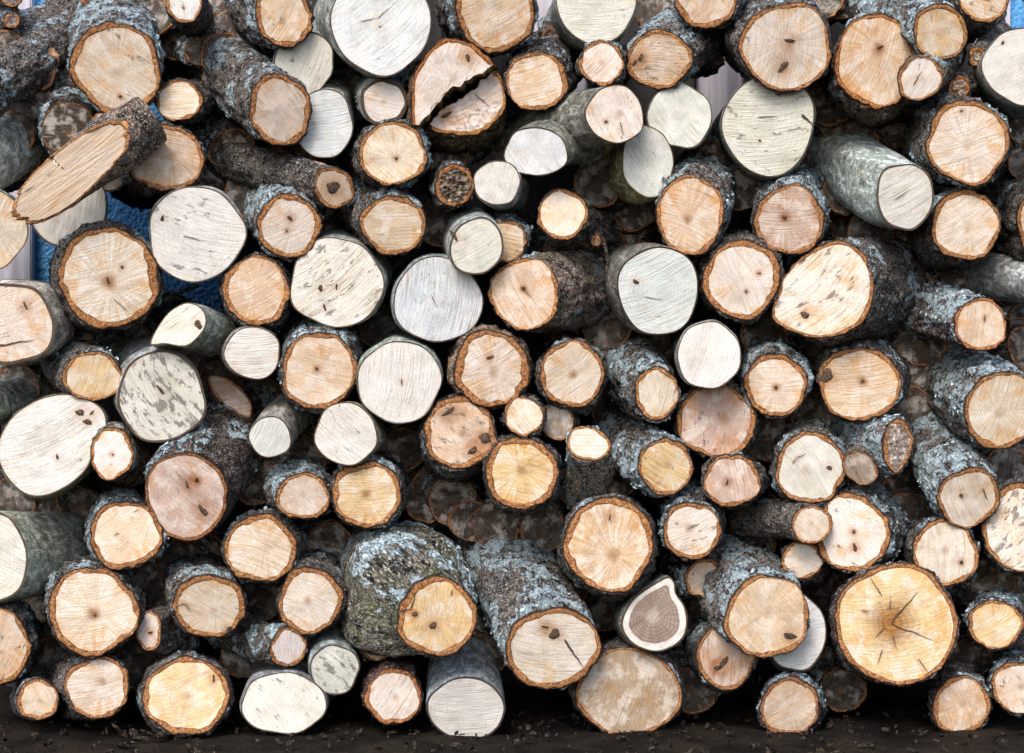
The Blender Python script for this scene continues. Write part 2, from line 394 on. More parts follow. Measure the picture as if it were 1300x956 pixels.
# ------------------------------------------------------------------ log builder
NS = 120
def outline(e, rng, seed):
    """outer outline in photo px relative to the centre; counter-clockwise seen from the camera (x right, z up)"""
    if e.get('poly'):
        P = np.array(e['poly'], float); P[:, 1] *= -1
        c = np.array((e['cx'], -e['cy'])); P = P-c
        if np.sum(P[:, 0]*np.roll(P[:, 1], -1)-np.roll(P[:, 0], -1)*P[:, 1]) < 0: P = P[::-1]
        n = len(P); out = []
        for i in range(n):
            p0, p1, p2, p3 = P[i-1], P[i], P[(i+1) % n], P[(i+2) % n]
            for k in range(24):
                t = k/24
                out.append(0.5*((2*p1)+(p2-p0)*t+(2*p0-5*p1+4*p2-p3)*t*t+(3*p1-p0-3*p2+p3)*t**3))
        Q = np.array(out); d = np.linalg.norm(np.roll(Q, -1, 0)-Q, axis=1); s = np.concatenate([[0], np.cumsum(d)])
        Q = np.vstack([Q, Q[:1]]); u = np.linspace(0, s[-1], NS, endpoint=False)
        Q = np.stack([np.interp(u, s, Q[:, 0]), np.interp(u, s, Q[:, 1])], 1)
    else:
        th = np.linspace(0, 2*math.pi, NS, endpoint=False)
        r = np.ones(NS)
        irr = e.get('irr', 1.3)
        for n, a in ((2, 0.012), (3, 0.020), (4, 0.014), (5, 0.011), (7, 0.008)):
            r += irr*a*rng.uniform(0.3, 1.25)*np.cos(n*th+rng.uniform(0, 6.28))
        q = np.stack([e['rx']*r*np.cos(th), e['ry']*r*np.sin(th)], 1)
        a = math.radians(e.get('rot', 0)); ca, sa = math.cos(a), math.sin(a)
        Q = np.stack([q[:, 0]*ca-q[:, 1]*sa, q[:, 0]*sa+q[:, 1]*ca], 1)
    T = np.roll(Q, -1, 0)-np.roll(Q, 1, 0); T /= np.linalg.norm(T, axis=1)[:, None]
    N = np.stack([T[:, 1], -T[:, 0]], 1)
    return Q, N

def make_log(e, parent=None, names=('bark', 'cut_face'), loc=None):
    rng = np.random.default_rng(e['seed']); seed = int(e['seed'])
    kind = e['kind']; d = e['d']*0.001
    C = world(e['cx'], e['cy'], d); k = (DIST+d)/DIST*0.001
    L = e.get('L', 280)*0.001
    B = world(e['cx']+e['bx'], e['cy']+e['by'], d+L)
    ax = (B-C)/L                                  # per metre of depth (y component = 1)
    rough = kind in 'RTD'
    Q, N = outline(e, rng, seed)
    Rm = math.sqrt(abs(e['rx']*e['ry']))
    bw = e.get('bw', {'R': min(8.5, 0.165*Rm+0.6), 'T': 4.2, 'W': 1.6, 'S': 2.6, 'D': 6.0}[kind])
    if 'bw' not in e and kind == 'R': bw *= rng.uniform(0.62, 0.95)
    th = np.arctan2(Q[:, 1], Q[:, 0]); cs = np.stack([np.cos(th), np.sin(th), 0*th], 1)
    bwv = np.full(NS, bw)*np.clip(1+(0.38*fbm(cs*2.2+seed, seed, 2)+0.16*vnoise(cs*9+seed, seed+2))*(1 if rough else 0.4), 0.25, 2)
    if kind == 'R' and rng.random() < 0.45:       # bark knocked off along part of the rim
        a_ = rng.uniform(0, 6.28); w_ = rng.uniform(0.18, 0.5); dd = np.abs((th-a_+math.pi) % (2*math.pi)-math.pi)
        bwv *= 1-0.6*np.clip((w_-dd)/0.08, 0, 1)
    split = np.zeros(NS)
    if e.get('cut'):                              # direction the split side faces
        ca = np.array(e['cut'], float); ca /= np.linalg.norm(ca)
        split = np.clip((N@ca-0.55)/0.15, 0, 1); bwv = bwv*(1-split)+0.4*split
    if e.get('cut'): Q = Q+N*(split*2.6*fbm(np.column_stack([Q*0.16, np.full(NS, seed)]), seed, 3))[:, None]
    Wd = Q-N*bwv[:, None]
    Wd = (np.roll(Wd, 1, 0)+2*Wd+np.roll(Wd, -1, 0))/4
    if kind in 'RT': Wd = Wd+N*(0.32*fbm(cs*7+seed, seed+3, 3))[:, None]
    rag = (2.3 if kind == 'R' else 1.3 if kind == 'T' else 2.4 if kind == 'D' else 0.35)
    Qo = Q+N*(rag*fbm(cs*Rm*0.11+seed, seed+9, 4)*(1-split)+0*split)[:, None]
    kt = e.get('kt', 0.45); ft = np.random.default_rng(seed+5).normal(0, e.get('tilt', 0.055), 2)
    def plane(X):                                 # depth of the sawn plane at local x,z
        return -kt*(ax[0]*X[..., 0]+ax[2]*X[..., 1])+ft[0]*X[..., 0]+ft[1]*X[..., 1]
    # --- sawn face
    pith = np.array(e.get('pith', (rng.uniform(-.12, .12)*Rm, rng.uniform(-.12, .12)*Rm)), float)
    if 'pith' in e: pith = np.array((pith[0]-e['cx'], e['cy']-pith[1]))
    ts = np.linspace(0, 1, 18)[1:]
    pts = [pith[None, :]]; rrs = [np.zeros(1)]; cc = [np.zeros((1, 2))]
    for t in ts:
        pts.append(pith+(Wd-pith)*t); rrs.append(np.full(NS, t)); cc.append(cs[:, :2])
    X = np.vstack(pts)*k; rr = np.concatenate(rrs); cc = np.vstack(cc)
    yrel = plane(X)+0.0006*fbm(np.stack([X[:, 0]*60, X[:, 1]*60, X[:, 0]*0+seed], 1), seed, 2)
    if kind == 'D' or e.get('torn'):
        q3 = np.stack([X[:, 0]*260, X[:, 1]*330, X[:, 0]*0+seed], 1)
        yrel = yrel+(e.get('torn') or 0.006)*fbm(q3, seed, 3)*(rr > 0.02)*np.where(rr > 0.97, 0.3, 1)
    V = np.stack([X[:, 0], yrel, X[:, 1]], 1)
    i = np.arange(NS); j = (i+1) % NS
    F = [(0, 1+int(a), 1+int(b)) for a, b in zip(i, j)]
    for r in range(len(ts)-1):
        o = 1+r*NS
        F += [(o+int(a), o+NS+int(a), o+NS+int(b), o+int(b)) for a, b in zip(i, j)]
    sa = math.radians(e.get('saw', rng.uniform(0, 180)))
    mm = X*1000
    U = mm[:, 0]*math.sin(sa)-mm[:, 1]*math.cos(sa); Vv = mm[:, 0]*math.cos(sa)+mm[:, 1]*math.sin(sa)
    nV = len(V)
    stn = np.zeros(nV); xp = e['cx']+X[:, 0]/k; yp = e['cy']-X[:, 1]/k
    for kn in e.get('knots', []):
        kr = max(kn[2], kn[3], 2.5)*1.5+2
        stn += 0.9*np.exp(-((xp-kn[0])**2+(yp-kn[1])**2)/kr**2)
    for cr in e.get('cracks', []):
        for tt in np.linspace(0, 0.8, 5): stn += 0.22*np.exp(-((xp-cr[0]-(cr[2]-cr[0])*tt)**2+(yp-cr[1]-(cr[3]-cr[1])*tt)**2)/5.0**2)
    stn = np.clip(stn, 0, 1)*(0.55 if e['w'] in ('white', 'cool', 'green') else 1)
    tn = np.array(TINT[e['w']])*(1+rng.uniform(-.05, .05))
    tn = np.clip(tn*np.array((1, 1+rng.uniform(-.02, .02), 1+rng.uniform(-.05, .05))), 0, 0.9)
    pale = e['w'] in ('white', 'cool', 'green')
    par = (e.get('heart', 0.10 if pale else rng.uniform(0.0, 0.6)), e.get('dirt', rng.uniform(0.0, 0.45))+0.06, e.get('rays', 0.12 if pale else rng.uniform(0.3, 0.9)))
    sd_ = seed*3.7 % 97
    attrs = {'pol': ('FLOAT_VECTOR', np.column_stack([cc, rr])), 'saw': ('FLOAT_VECTOR', np.column_stack([U, Vv, np.full(nV, sd_)])),
             'par': ('FLOAT_VECTOR', np.tile(par, (nV, 1))), 'stain': ('FLOAT_VECTOR', np.column_stack([stn, np.full(nV, e.get('sawamt', rng.uniform(0.15, 1.0))), stn*0])), 'hrt': ('FLOAT_VECTOR', np.tile((e.get('heartwood', 0), e.get('bigheart', 0), 0.0 if pale else 1.0), (nV, 1))), 'tint': ('FLOAT_COLOR', np.tile((*tn, 1), (nV, 1)))}
    face = mesh_obj(names[1], V, F, M_WOOD, None, attrs)
    # --- bark: sawn annulus then the side
    rings = []; tvals = []
    inn = Wd.copy(); rings.append(np.column_stack([inn[:, 0]*k, plane(inn*k)+0.0002, inn[:, 1]*k])); tvals.append(np.full(NS, 0.0))
    for t in (0.12, 0.4, 0.7, 0.9, 1.0):
        p = Wd+(Qo-Wd)*t
        y = plane(p*k)
        if rough:
            y = y+0.0011*fbm(np.column_stack([p*0.35, np.full(NS, seed+.5)]), seed+1, 2)-0.0006*math.sin(t*3.1)
            if t == 1.0: y = y+0.0022
        rings.append(np.column_stack([p[:, 0]*k, y, p[:, 1]*k])); tvals.append(np.full(NS, t))
    lat = math.hypot(ax[0], ax[2]); step = 0.0030/math.sqrt(1+lat*lat)
    ss = []; s = 0.0012; 
    while s < L:
        ss.append(s); s += step*(1+ (s/L)*3.0)
        if len(ss) > 75: step *= 1.3
    ss.append(L)
    tap = e.get('tap', 1.09 if rough else 1.03); s0 = e.get('swell', 200 if 'tap' in e else 30)*0.001; bend = e.get('bend', rng.uniform(-8, 8, 2)); bend = np.array(bend)*0.001
    off = np.array(e.get('off', (0, 0)))*0.001
    rings3 = []; 
    for s in ss:
        f = min(1, s/s0); f = f*f*(3-2*f)
        sc = 1+(tap-1)*f
        lump = 1+e.get('lump', 0.045)*min(1, s/0.03)*fbm(np.column_stack([cs[:, :2]*1.3, np.full(NS, s*14)])+seed, seed+21, 2)
        p = Q*k*(sc*lump*(1-f*e.get('sq', 0)*np.cos(4*th+e.get('sqr', 0))))[:, None]
        b = bend*math.sin(s/L*math.pi)
        c0 = ax*s
        yy = plane(Q*k)*(1-min(1, s/L)*0.5)
        rings3.append(np.column_stack([p[:, 0]+c0[0]+b[0]+off[0]*f, yy+c0[1], p[:, 1]+c0[2]+b[1]+off[1]*f]))
        tvals.append(2+split)
    R3 = np.array(rings3)                          # (m, NS, 3)
    n3 = np.column_stack([N[:, 0], np.zeros(NS), N[:, 1]])
    S = np.array(ss)[:, None]*np.ones(NS)[None, :]
    circ = Rm
    lc = np.stack([cs[None, :, 0]*circ+0*S, S*1000*math.sqrt(1+lat*lat), cs[None, :, 1]*circ+0*S], -1)+seed*11.3
    lich_amt = e.get('lich', 0.25 if rough else 0.0); moss_amt = e.get('moss', 0.0)
    ln = fbm(lc*0.030, seed+40, 3)
    up = N[None, :, 1]*0.22
    lmask = np.clip((ln*0.85+up+(lich_amt-0.60)*1.2)*1.5+0.5, 0, 1)*(1 if lich_amt > 0 else 0)
    if rough:
        amp = {'R': 0.0040, 'T': 0.0026, 'D': 0.004}[kind]*e.get('rgh', 1.0)
        disp = amp*(fbm(lc*np.array((.10, .035, .10)), seed+2, 2)*0.9+fbm(lc*0.28, seed+5, 2)*0.55)
        disp += lmask*0.0016*(1+vnoise(lc*0.45, seed+8))
    else:
        disp = 0.0006*fbm(lc*0.05, seed+2, 2)+0.0001*vnoise(np.stack([lc[..., 0]*0, lc[..., 1]*0.10, lc[..., 2]*0], -1), seed+4)
        disp += lmask*0.0008
    ramp_in = np.clip(S/0.004, 0.35, 1)
    disp = disp*ramp_in*(1-split[None, :])+split[None, :]*0.0012*fbm(lc*np.array((.5, .03, .5)), seed+6, 2)
    R3 = R3+n3[None]*disp[..., None]
    front = np.array(rings)
    allr = np.concatenate([front, R3], 0); m = len(allr)
    V = allr.reshape(-1, 3)
    lcf = np.column_stack([front[:, :, 0].ravel()*1000, np.zeros(front.shape[0]*NS), front[:, :, 2].ravel()*1000])+seed*11.3
    lca = np.vstack([lcf, lc.reshape(-1, 3)])
    I = np.arange(m*NS).reshape(m, NS); J = np.roll(I, -1, 1)
    F = np.stack([I[:-1], I[1:], J[1:], J[:-1]], -1).reshape(-1, 4).tolist()
    F.append([int(x) for x in I[-1][::-1]][::-1])
    tv = np.array(tvals).ravel()
    lm = np.concatenate([np.zeros(len(front)*NS), lmask.ravel()])
    mo = np.concatenate([np.zeros(len(front)*NS), np.clip((up+moss_amt*1.5-0.4+0.5*vnoise(lc*0.04, seed+60))*1.5, 0, 1).ravel()])*(1 if moss_amt else 0)
    bt = e.get('bt', (1, 1, 1)); v0 = rng.uniform(0.85, 1.15)
    attrs = {'lc': ('FLOAT_VECTOR', lca), 'bk': ('FLOAT_VECTOR', np.column_stack([tv, lm, np.full(len(V), 0.0 if rough else 1.0)])),
             'moss': ('FLOAT', mo), 'tint': ('FLOAT_COLOR', np.tile((bt[0]*v0, bt[1]*v0, bt[2]*v0, 1), (len(V), 1)))}
    bark = mesh_obj(names[0], V, F, M_BARK, None, attrs)
    if parent is None:
        root = bpy.data.objects.new('firewood_log', None); COL.objects.link(root); root.location = C
        root.empty_display_size = 0.02
        bark.parent = root; face.parent = root; holder = root
    else:                                          # a stub: bark child of the thing, its face one level deeper
        root = parent; P0 = np.array(parent.location)
        bark.parent = root; bark.location = C-P0; face.parent = bark; holder = bark
    # lichen rosettes
    nfl = int(e.get('flk', lich_amt*lich_amt*220 if lich_amt > 0.3 else 0))
    if nfl > 12:
        vis = np.zeros(R3.shape[:2], bool); vis[:] = (lmask > 0.8) & (S > 0.003) & (S < 0.24)
        idx = np.argwhere(vis)
        if len(idx) > 30:
            pick = idx[rng.integers(0, len(idx), nfl)]
            Vf = []; Ff = []
            for a, b in pick:
                p = R3[a, b]; n = n3[b]+rng.normal(0, 0.35, 3); n /= np.linalg.norm(n)
                t1 = np.cross(n, rng.normal(0, 1, 3)); t1 /= np.linalg.norm(t1); t2 = np.cross(n, t1)
                r = rng.uniform(0.0012, 0.0038); o = len(Vf); m_ = 7
                Vf.append(p+n*0.0004)
                for q in range(m_):
                    aa = q/m_*6.283; r1 = r*rng.uniform(0.55, 1.25)
                    Vf.append(p+(t1*math.cos(aa)+t2*math.sin(aa))*r1+n*rng.uniform(0.0006, 0.0026))
                for q in range(m_): Ff.append((o, o+1+q, o+1+(q+1) % m_))
            lo = mesh_obj('lichen', np.array(Vf), Ff, M_LICH, holder, smooth=False); lo['kind'] = 'stuff'
    # marks on the sawn face
    cen = np.array((e['cx'], e['cy']))
    def onface(px, py, lift=0.0005):
        x = (px-e['cx'])*k; z = (e['cy']-py)*k
        return np.array((x, -kt*(ax[0]*x+ax[2]*z)+ft[0]*x+ft[1]*z-lift, z))
    def face_depth(px, py):
        return onface(px, py)
    for kn in e.get('knots', []):
        px, py, ra, rb = kn[:4]; rot = math.radians(kn[4]) if len(kn) > 4 else 0
        n_ = 22; Vk = [onface(px, py, 0.0008)]; Fk = []
        for rg, lf in ((0.55, 0.0014), (1.0, 0.0)):
            for q in range(n_):
                a = q/n_*6.283; g = 1+0.10*math.sin(3*a+seed)+0.14*math.sin(2*a+seed*2)+0.06*math.sin(5*a+seed)+rng.uniform(-.06, .06)
                x = ra*g*math.cos(a)*rg; y = rb*g*math.sin(a)*rg
                Vk.append(onface(px+x*math.cos(rot)-y*math.sin(rot), py-(x*math.sin(rot)+y*math.cos(rot)), lf+0.0003 if rg < 1 else -0.0012))
        for q in range(n_):
            q2 = (q+1) % n_
            Fk.append((0, 1+q, 1+q2)); Fk.append((1+q, 1+n_+q, 1+n_+q2, 1+q2))
        mesh_obj('knot', np.array(Vk), Fk, M_DARK, face)
    for cr in e.get('cracks', []):
        x0, y0, x1, y1, w = cr; n_ = 12; Vk = []; Fk = []
        dx, dy = x1-x0, y1-y0; ll = math.hypot(dx, dy); nx, ny = -dy/ll, dx/ll; wob = 0
        for q in range(n_+1):
            t = q/n_; wob += rng.uniform(-.5, .5)*ll/28
            ww = w*0.36*(math.sin(min(1, t*5+0.15)*1.57))*(1-t)**0.7+0.12
            cx_, cy_ = x0+dx*t+nx*wob, y0+dy*t+ny*wob
            Vk.append(onface(cx_+nx*ww, cy_+ny*ww, 0.0012)); Vk.append(onface(cx_-nx*ww, cy_-ny*ww, 0.0012))
            if q: o = len(Vk); Fk.append((o-4, o-3, o-1, o-2))
        mesh_obj('drying_crack', np.array(Vk), Fk, M_DARK, face)
    # stubs of side branches
    for st in e.get('stubs', []):
        st = dict(st); st.setdefault('kind', kind); st.setdefault('w', e['w']); st['seed'] = seed+500; st.setdefault('lich', 0)
        make_log(st, root, names=('branch_stub', 'cut_face'))
    # patches where the bark is torn off
    for pe in e.get('peel', []):
        a0, a1, s1, s2 = pe; Vp = []; Fp = []
        na, nsx = 10, 12
        for u_ in range(nsx+1):
            s = s1+(s2-s1)*u_/nsx; ri = int(np.argmin(abs(np.array(ss)-s*0.001)))
            wdt = math.sin((u_+0.6)/(nsx+1.2)*3.14)**0.6
            mid = (a0+a1)/2+rng.uniform(-3, 3); hf = (a1-a0)/2*wdt*rng.uniform(.8, 1.1)
            for v_ in range(na+1):
                a = math.radians(mid-hf+2*hf*v_/na); ai = int(round(((a-th[0]) % 6.2832)/6.2832*NS)) % NS
                Vp.append(R3[ri, ai]+n3[ai]*0.0012*(1 if 0 < v_ < na else -1.5))
        for u_ in range(nsx):
            for v_ in range(na):
                o = u_*(na+1)+v_; Fp.append((o, o+1, o+na+2, o+na+1))
        mesh_obj('bare_patch', np.array(Vp), Fp, M_PEEL, bark)
    return root

# ------------------------------------------------------------------ every log, read off the photograph
LOGS = []
def lg(cx, cy, rx, ry, kind, w, bx, by, d, label, **o):
    e = dict(cx=cx, cy=cy, rx=rx, ry=ry, kind=kind, w=w, bx=bx, by=by, d=d, label=label, **o)
    LOGS.append(e)
# top band
lg(148,87,57,57,'R','cream',12,-85,-22,'large round warm cream log near the top left corner, lichen-covered bark above it',lich=.72,saw=-40,knots=[(151,121,3,2)],dirt=.3,rays=.7,heart=.35,tap=1.0)
lg(234,6,23,24,'T','white',14,34,8,'small pale log end at the top edge, just right of the big lichen-covered log',heart=.5,lich=.2,knots=[(233,10,1.5,1.5)])
lg(-30,124,30,32,'R','tan',125,-78,6,'grooved dark branch running in from the left edge with an orange collar scar',L=200,lich=.15,tap=1.15,peel=[(-20,40,95,104)])
lg(-48,216,44,46,'W','white',125,-80,22,'bare grey smooth-barked log coming in at the left edge under the grooved branch',L=220,bt=(.8,.8,.8))
lg(140,223,20,20,'S','bone',-22,-16,22,'small pale stub end with grey rim tucked beside the long-split branch',dirt=.4)
lg(210,200,48,44,'R','tan',-26,24,2,'tan round log with fine rays and thick orange bark ring under the small ringed one',lich=.3,rays=.8,pith=(218,196),dirt=.05,knots=[(197,180,1.2,6,10)])
lg(227,128,29,27,'R','cream',24,4,8,'small log with arched growth rings, right below the strip of blue wall',lich=.1,heart=0,rays=.3,bt=(.8,.75,.7))
lg(356,140,39,44,'R','cream',-100,-128,-14,'cream-ended log with a long bending lichened trunk rising to the upper left',lich=.62,L=300,tap=1.1,bend=(-14,-12),heart=.2,dirt=.1,pith=(352,143))
lg(360,17,36,43,'R','tan',-66,-22,-14,'brownish log with a dark pith at the top edge, beside the biggest white log',lich=.5,heart=.8,saw=60,pith=(358,26))
lg(387,80,39,37,'W','white',10,-20,12,'five-sided greyish white log end squeezed under the top brownish log',heart=.3,irr=2.4,dirt=.3)
lg(411,157,37,45,'W','cool',10,-32,18,'bluish white oval end with horizontal saw lines, half behind the cream-ended bent log',saw=8,dirt=.25)
lg(484,28,64,67,'W','cool',-26,-6,-16,'very large bluish white log end cut by the top edge with diagonal saw lines',saw=42,dirt=.25,cracks=[(458,28,480,24,1.5),(480,24,495,10,1.4)],knots=[(482,34,1.6,1.6)])
lg(487,129,30,29,'S','bone',-20,-18,0,'small yellowish white log with scaly lichened grey rim under the very large white one',lich=.35,bw=4.5,saw=-12,dirt=.15)
lg(499,195,43,41,'R','cream',-30,-4,-6,'cream log with a small central knot and left side in green-grey bark',lich=.5,rays=.8,knots=[(503,201,2.2,2.2)],pith=(503,201),dirt=.1,saw=-45)
lg(424,238,25,26,'T','tan',-245,-66,0,'long dark branch lying across with brown heart and a peeled orange patch near its end',L=230,lich=.1,tap=1.1,knots=[(423,238,9,10)],bw=5,peel=[(10,100,12,60)],bend=(0,0),saw=70)
lg(575,100,50,56,'R','bone',6,36,-10,'upper half of the split log with a dark stain and straight lower edge',poly=[(524,158),(521,118),(530,86),(548,61),(571,49),(597,55),(616,70),(626,84),(600,98),(575,112),(556,128),(541,146)],cut=(.55,-.85),saw=60,knots=[(594,74,3,8,15)],L=180,lich=0,bt=(1.1,.9,.7),bw=5,dirt=.3)
lg(598,135,45,42,'R','bone',-6,36,14,'lower half of the split log with frayed cream wood and torn brown edge',poly=[(546,163),(552,148),(575,131),(597,117),(614,100),(628,89),(637,104),(641,128),(634,150),(616,166),(590,173),(562,170)],cut=(-.5,.86),L=200,torn=.0012,lich=0,bt=(1.1,1,.75),moss=.3,bw=5,cracks=[(600,118,622,138,2)],dirt=.15,knots=[(566,146,9,3,30)])
lg(629,11,51,55,'R','tan',-26,-8,-14,'large warm tan log at the top edge right of the split halves',lich=.5,rays=.6,saw=30,dirt=0,heart=.1)
lg(681,103,41,37,'R','tan',17,-32,0,'wide tan oval end with sloping saw lines and a thick two-tone bark ring',lich=.2,saw=18,heart=0,dirt=.1)
lg(757,4,51,51,'W','white',-18,26,4,'white log end cut by the top edge right of centre with dark underside',saw=3,dirt=.25)
lg(764,80,29,28,'R','cream',6,4,-14,'small scalloped log with cream wood touching the cracked notched log',lich=.1,heart=.4,dirt=.1,rays=.3,irr=1.5)
lg(837,76,42,36,'R','tan',62,-42,-2,'notched log whose rays fan out from a dark crack at its left',lich=.75,pith=(812,74),rays=1,heart=.5,knots=[(813,73,3,7,-20),(806,79,5,3,40)],L=220)
lg(897,-3,41,37,'R','tan',24,-32,-12,'tan log end at the top edge just left of the knotted cream log',lich=.55,saw=55,dirt=.2)
lg(781,145,38,38,'W','bone',-115,36,-30,'rough-sided pale log with a fork sawn off near its left, face round and smudged',saw=-70,dirt=.35,L=150,tap=1.16,kt=.3,lump=.06,bt=(.5,.47,.43),pith=(788,142),heart=.5,knots=[(769,155,2.5,2,30)],cracks=[(787,155,792,172,1.5)],
   stubs=[dict(cx=680,cy=193,rx=41,ry=31,rot=-8,kind='W',w='cool',bx=48,by=-12,d=-14,L=70,saw=-60,tap=.95,dirt=.2,bt=(.5,.5,.45))])
lg(822,205,33,46,'W','green',-34,4,6,'tall pale oval end with yellow-green torn bark on its left side',rot=8,saw=-55,dirt=.25,bt=(1.1,1.0,.6),moss=.5,lump=.1)
lg(863,147,41,42,'W','green',-4,0,8,'rounded square greenish white log end with steep saw scratches',saw=-58,dirt=.2,irr=1.8)
lg(976,158,59,63,'W','white',-20,20,6,'big cream-white log below the knotted cream log, its smooth bark showing underneath',saw=5,dirt=.4,cracks=[(962,149,988,148,1.6),(1017,146,1032,160,5)],knots=[(965,178,2.5,1.5)],moss=.1)
lg(998,60,57,56,'R','bone',-36,-16,-26,'large knotted cream log with a slanting dark hole and a small dark bar',lich=.3,saw=85,knots=[(995,84,4.5,10,-38),(1002,52,9,2.5,-10)],heart=0,dirt=.25)
lg(1112,78,52,60,'R','tan',-36,42,-8,'large log with fine rays round a brown smudge, its rough bark below left',lich=.3,pith=(1115,60),rays=1,heart=1,dirt=0,moss=.2,bt=(1.2,1,.85),knots=[(1117,60,6,1.5,20)])
lg(1194,41,37,35,'T','gold',-120,-56,-34,'golden log with ridged saw lines, its lichened trunk running back to the left',lich=.6,saw=-66,L=240,dirt=.25,heart=0,tap=1.2,bw=5)
lg(1168,100,27,28,'T','bone',30,-34,-32,'small ringed log with a thin crack, tucked under the golden one',cracks=[(1160,108,1168,90,2)],saw=60,dirt=.35,L=150,bt=(1.3,1.2,1))
lg(1241,72,11,13,'D','bone',28,-34,14,'thin broken branch tip pointing out above the other broken tip',L=160,tap=1.3,lich=0)
lg(1218,110,14,15,'D','cream',34,-22,10,'thin broken branch end with splintered tip left of the white right-edge log',L=160,tap=1.2,lich=0)
lg(1298,83,48,49,'W','white',-8,26,-12,'white log end cut by the right edge near the top',saw=40,dirt=.15,knots=[(1273,54,4,1.5,60)])
lg(1250,-8,34,36,'R','tan',-60,44,26,'dark barked log high at the top right corner by the pale board',lich=.3)
lg(1228,181,52,54,'R','bone',-44,-8,-16,'five-sided cream log with a faint dotted ring and vivid orange bark edge',lich=.55,irr=1.8,saw=20,pith=(1226,184),dirt=.1,heart=.2,knots=[(1220,141,1.8,1.8)])
lg(1149,249,38,43,'S','white',-115,-74,-26,'white-ended log with smooth grey-green bark running to the upper left',L=240,tap=1.16,swell=50,saw=30,cracks=[(1136,254,1156,241,1.6)],dirt=.1,bt=(1.1,1.2,1.2),off=(-6,-4))
lg(1226,286,45,45,'R','cream',-66,8,0,'clean cream log with pinched right side just under the five-sided log',lich=.45,pith=(1229,288),heart=.35,saw=35,dirt=0,moss=.2)
lg(1345,288,52,60,'R','tan',-60,-30,4,'dark rough trunk filling the right edge beside the pinched cream log',lich=.15,L=200,bt=(.7,.7,.7))
lg(1345,362,36,31,'S','white',-125,-10,-6,'grey smooth log lying in from the right edge',L=200,bt=(1,1,1.05))
lg(1002,280,45,44,'R','pink',24,-38,0,'pinkish log with a reddish pith spot and level saw lines',lich=.62,saw=2,knots=[(996,276,4,2)],pith=(996,276),heart=.9,dirt=.25)
lg(876,273,43,50,'R','tan',20,-42,-12,'tall oval log with a dark star-shaped pith and lichen on its right',lich=.6,pith=(873,280),heart=1,rays=.9,dirt=0)
lg(714,272,32,33,'R','cream',38,24,4,'small cream log with a stubby twig at lower right above the dark gap',lich=.15,moss=.3,heart=.2,dirt=.1,pith=(717,275),L=120,tap=1.05,
   stubs=[dict(cx=757,cy=306,rx=7,ry=7,kind='T',w='grey',bx=-24,by=-16,d=24,L=40)])
lg(631,232,30,29,'W','white',12,16,-8,'small bright white log right of the rotten dark stump',dirt=.05,saw=70,lump=.1)
lg(577,236,25,27,'D','brown',-10,-10,4,'rotten dark log end with reddish peeling bark left of the small white one',dirt=1.0,lich=.2)
lg(605,313,34,37,'W','white',-36,-14,-22,'white oval log with curling torn bark on its left edge',rot=-30,saw=30,dirt=.2,lich=.3,bw=2.4,knots=[(577,300,2.5,10,30)])
lg(644,306,25,27,'R','yellow',-10,-28,12,'tiny amber-coloured log half hidden behind the white one with curling bark',lich=.4,rays=.2,heart=0)
lg(500,286,41,38,'R','tan',-60,-38,-2,'tan log with level grain lines, its bark running up to the left',lich=.45,saw=2,dirt=.15,heart=0)
lg(367,287,39,41,'R','bone',-46,-32,-8,'cream log with a small curved hole at top and bright lichen on its left',lich=.8,saw=28,knots=[(368,277,5,2,-40),(364,293,1.5,2)],heart=.2,dirt=.05)
lg(249,297,61,60,'W','white',0,-4,-8,'large white log end above the tan ringed log with a black speckled smear at right',saw=-18,dirt=.42,cracks=[(233,300,258,306,1.5)],knots=[(207,278,3,4)])
lg(85,262,50,52,'W','white',6,6,14,'white log end partly hidden beneath the long-split branch',saw=80,dirt=.1,knots=[(98,251,4,2.5)])
lg(-12,291,45,52,'W','bone',-2,-6,10,'whitish log end cut by the left edge, level with the large tan ringed log',saw=60,dirt=.2)
lg(138,353,65,64,'R','bone',-3,10,-14,'large cream log with thick ragged orange bark and a brown hollow at its middle',pith=(139,362),rays=.9,heart=.9,dirt=.15,knots=[(155,339,2,3),(137,356,2,7,10)],cracks=[(145,380,165,398,1.2)],bw=11,lich=.25)
lg(10,411,60,53,'W','bone',34,3,-16,'splintery white oblique cut at the left edge with flaking grey bark on its right',rot=-8,dirt=.35,bw=4,cracks=[(-5,440,45,434,3.5)],knots=[(32,388,2,8,20)],saw=20,bt=(1.1,1,.95),lump=.1,L=160)
lg(235,413,36,28,'S','white',36,12,-28,'small white wedge-shaped end with a point at its left and ringed grey bark',poly=[(190,437),(198,416),(214,395),(235,384),(252,388),(262,400),(261,416),(250,431),(235,440),(210,437)],L=90,saw=35,bw=1.5,dirt=.05,knots=[(252,412,5,7,20)],bt=(.8,.85,.8))
lg(326,369,43,44,'R','tan',-6,4,0,'tan log with thin dark flecks between the two large white ends',lich=.35,heart=.1,saw=30,dirt=.2)
lg(427,359,59,58,'W','white',6,-26,4,'large white log end with black blotches at its lower left, right of centre-left tan log',saw=38,dirt=.45,knots=[(407,366,4,5,20),(427,364,1.5,5),(412,390,2,5,20)])
lg(556,381,56,55,'W','cool',-20,-8,0,'large round pale blue-white end with a speckled patch at its lower right',saw=80,dirt=.3,cracks=[(548,375,556,390,1.2)],bt=(.75,.8,.85))
lg(666,373,45,46,'R','tan',66,-6,-8,'tan log showing arched saw rings, with a mossy bark side reaching right',saw=-60,lich=.1,moss=.35,L=110,knots=[(664,366,3,3)],heart=0,pith=(672,378),bw=4.5,lump=.08,dirt=0,cracks=[(664,366,676,380,1.2)],bt=(1.4,1.2,1.1))
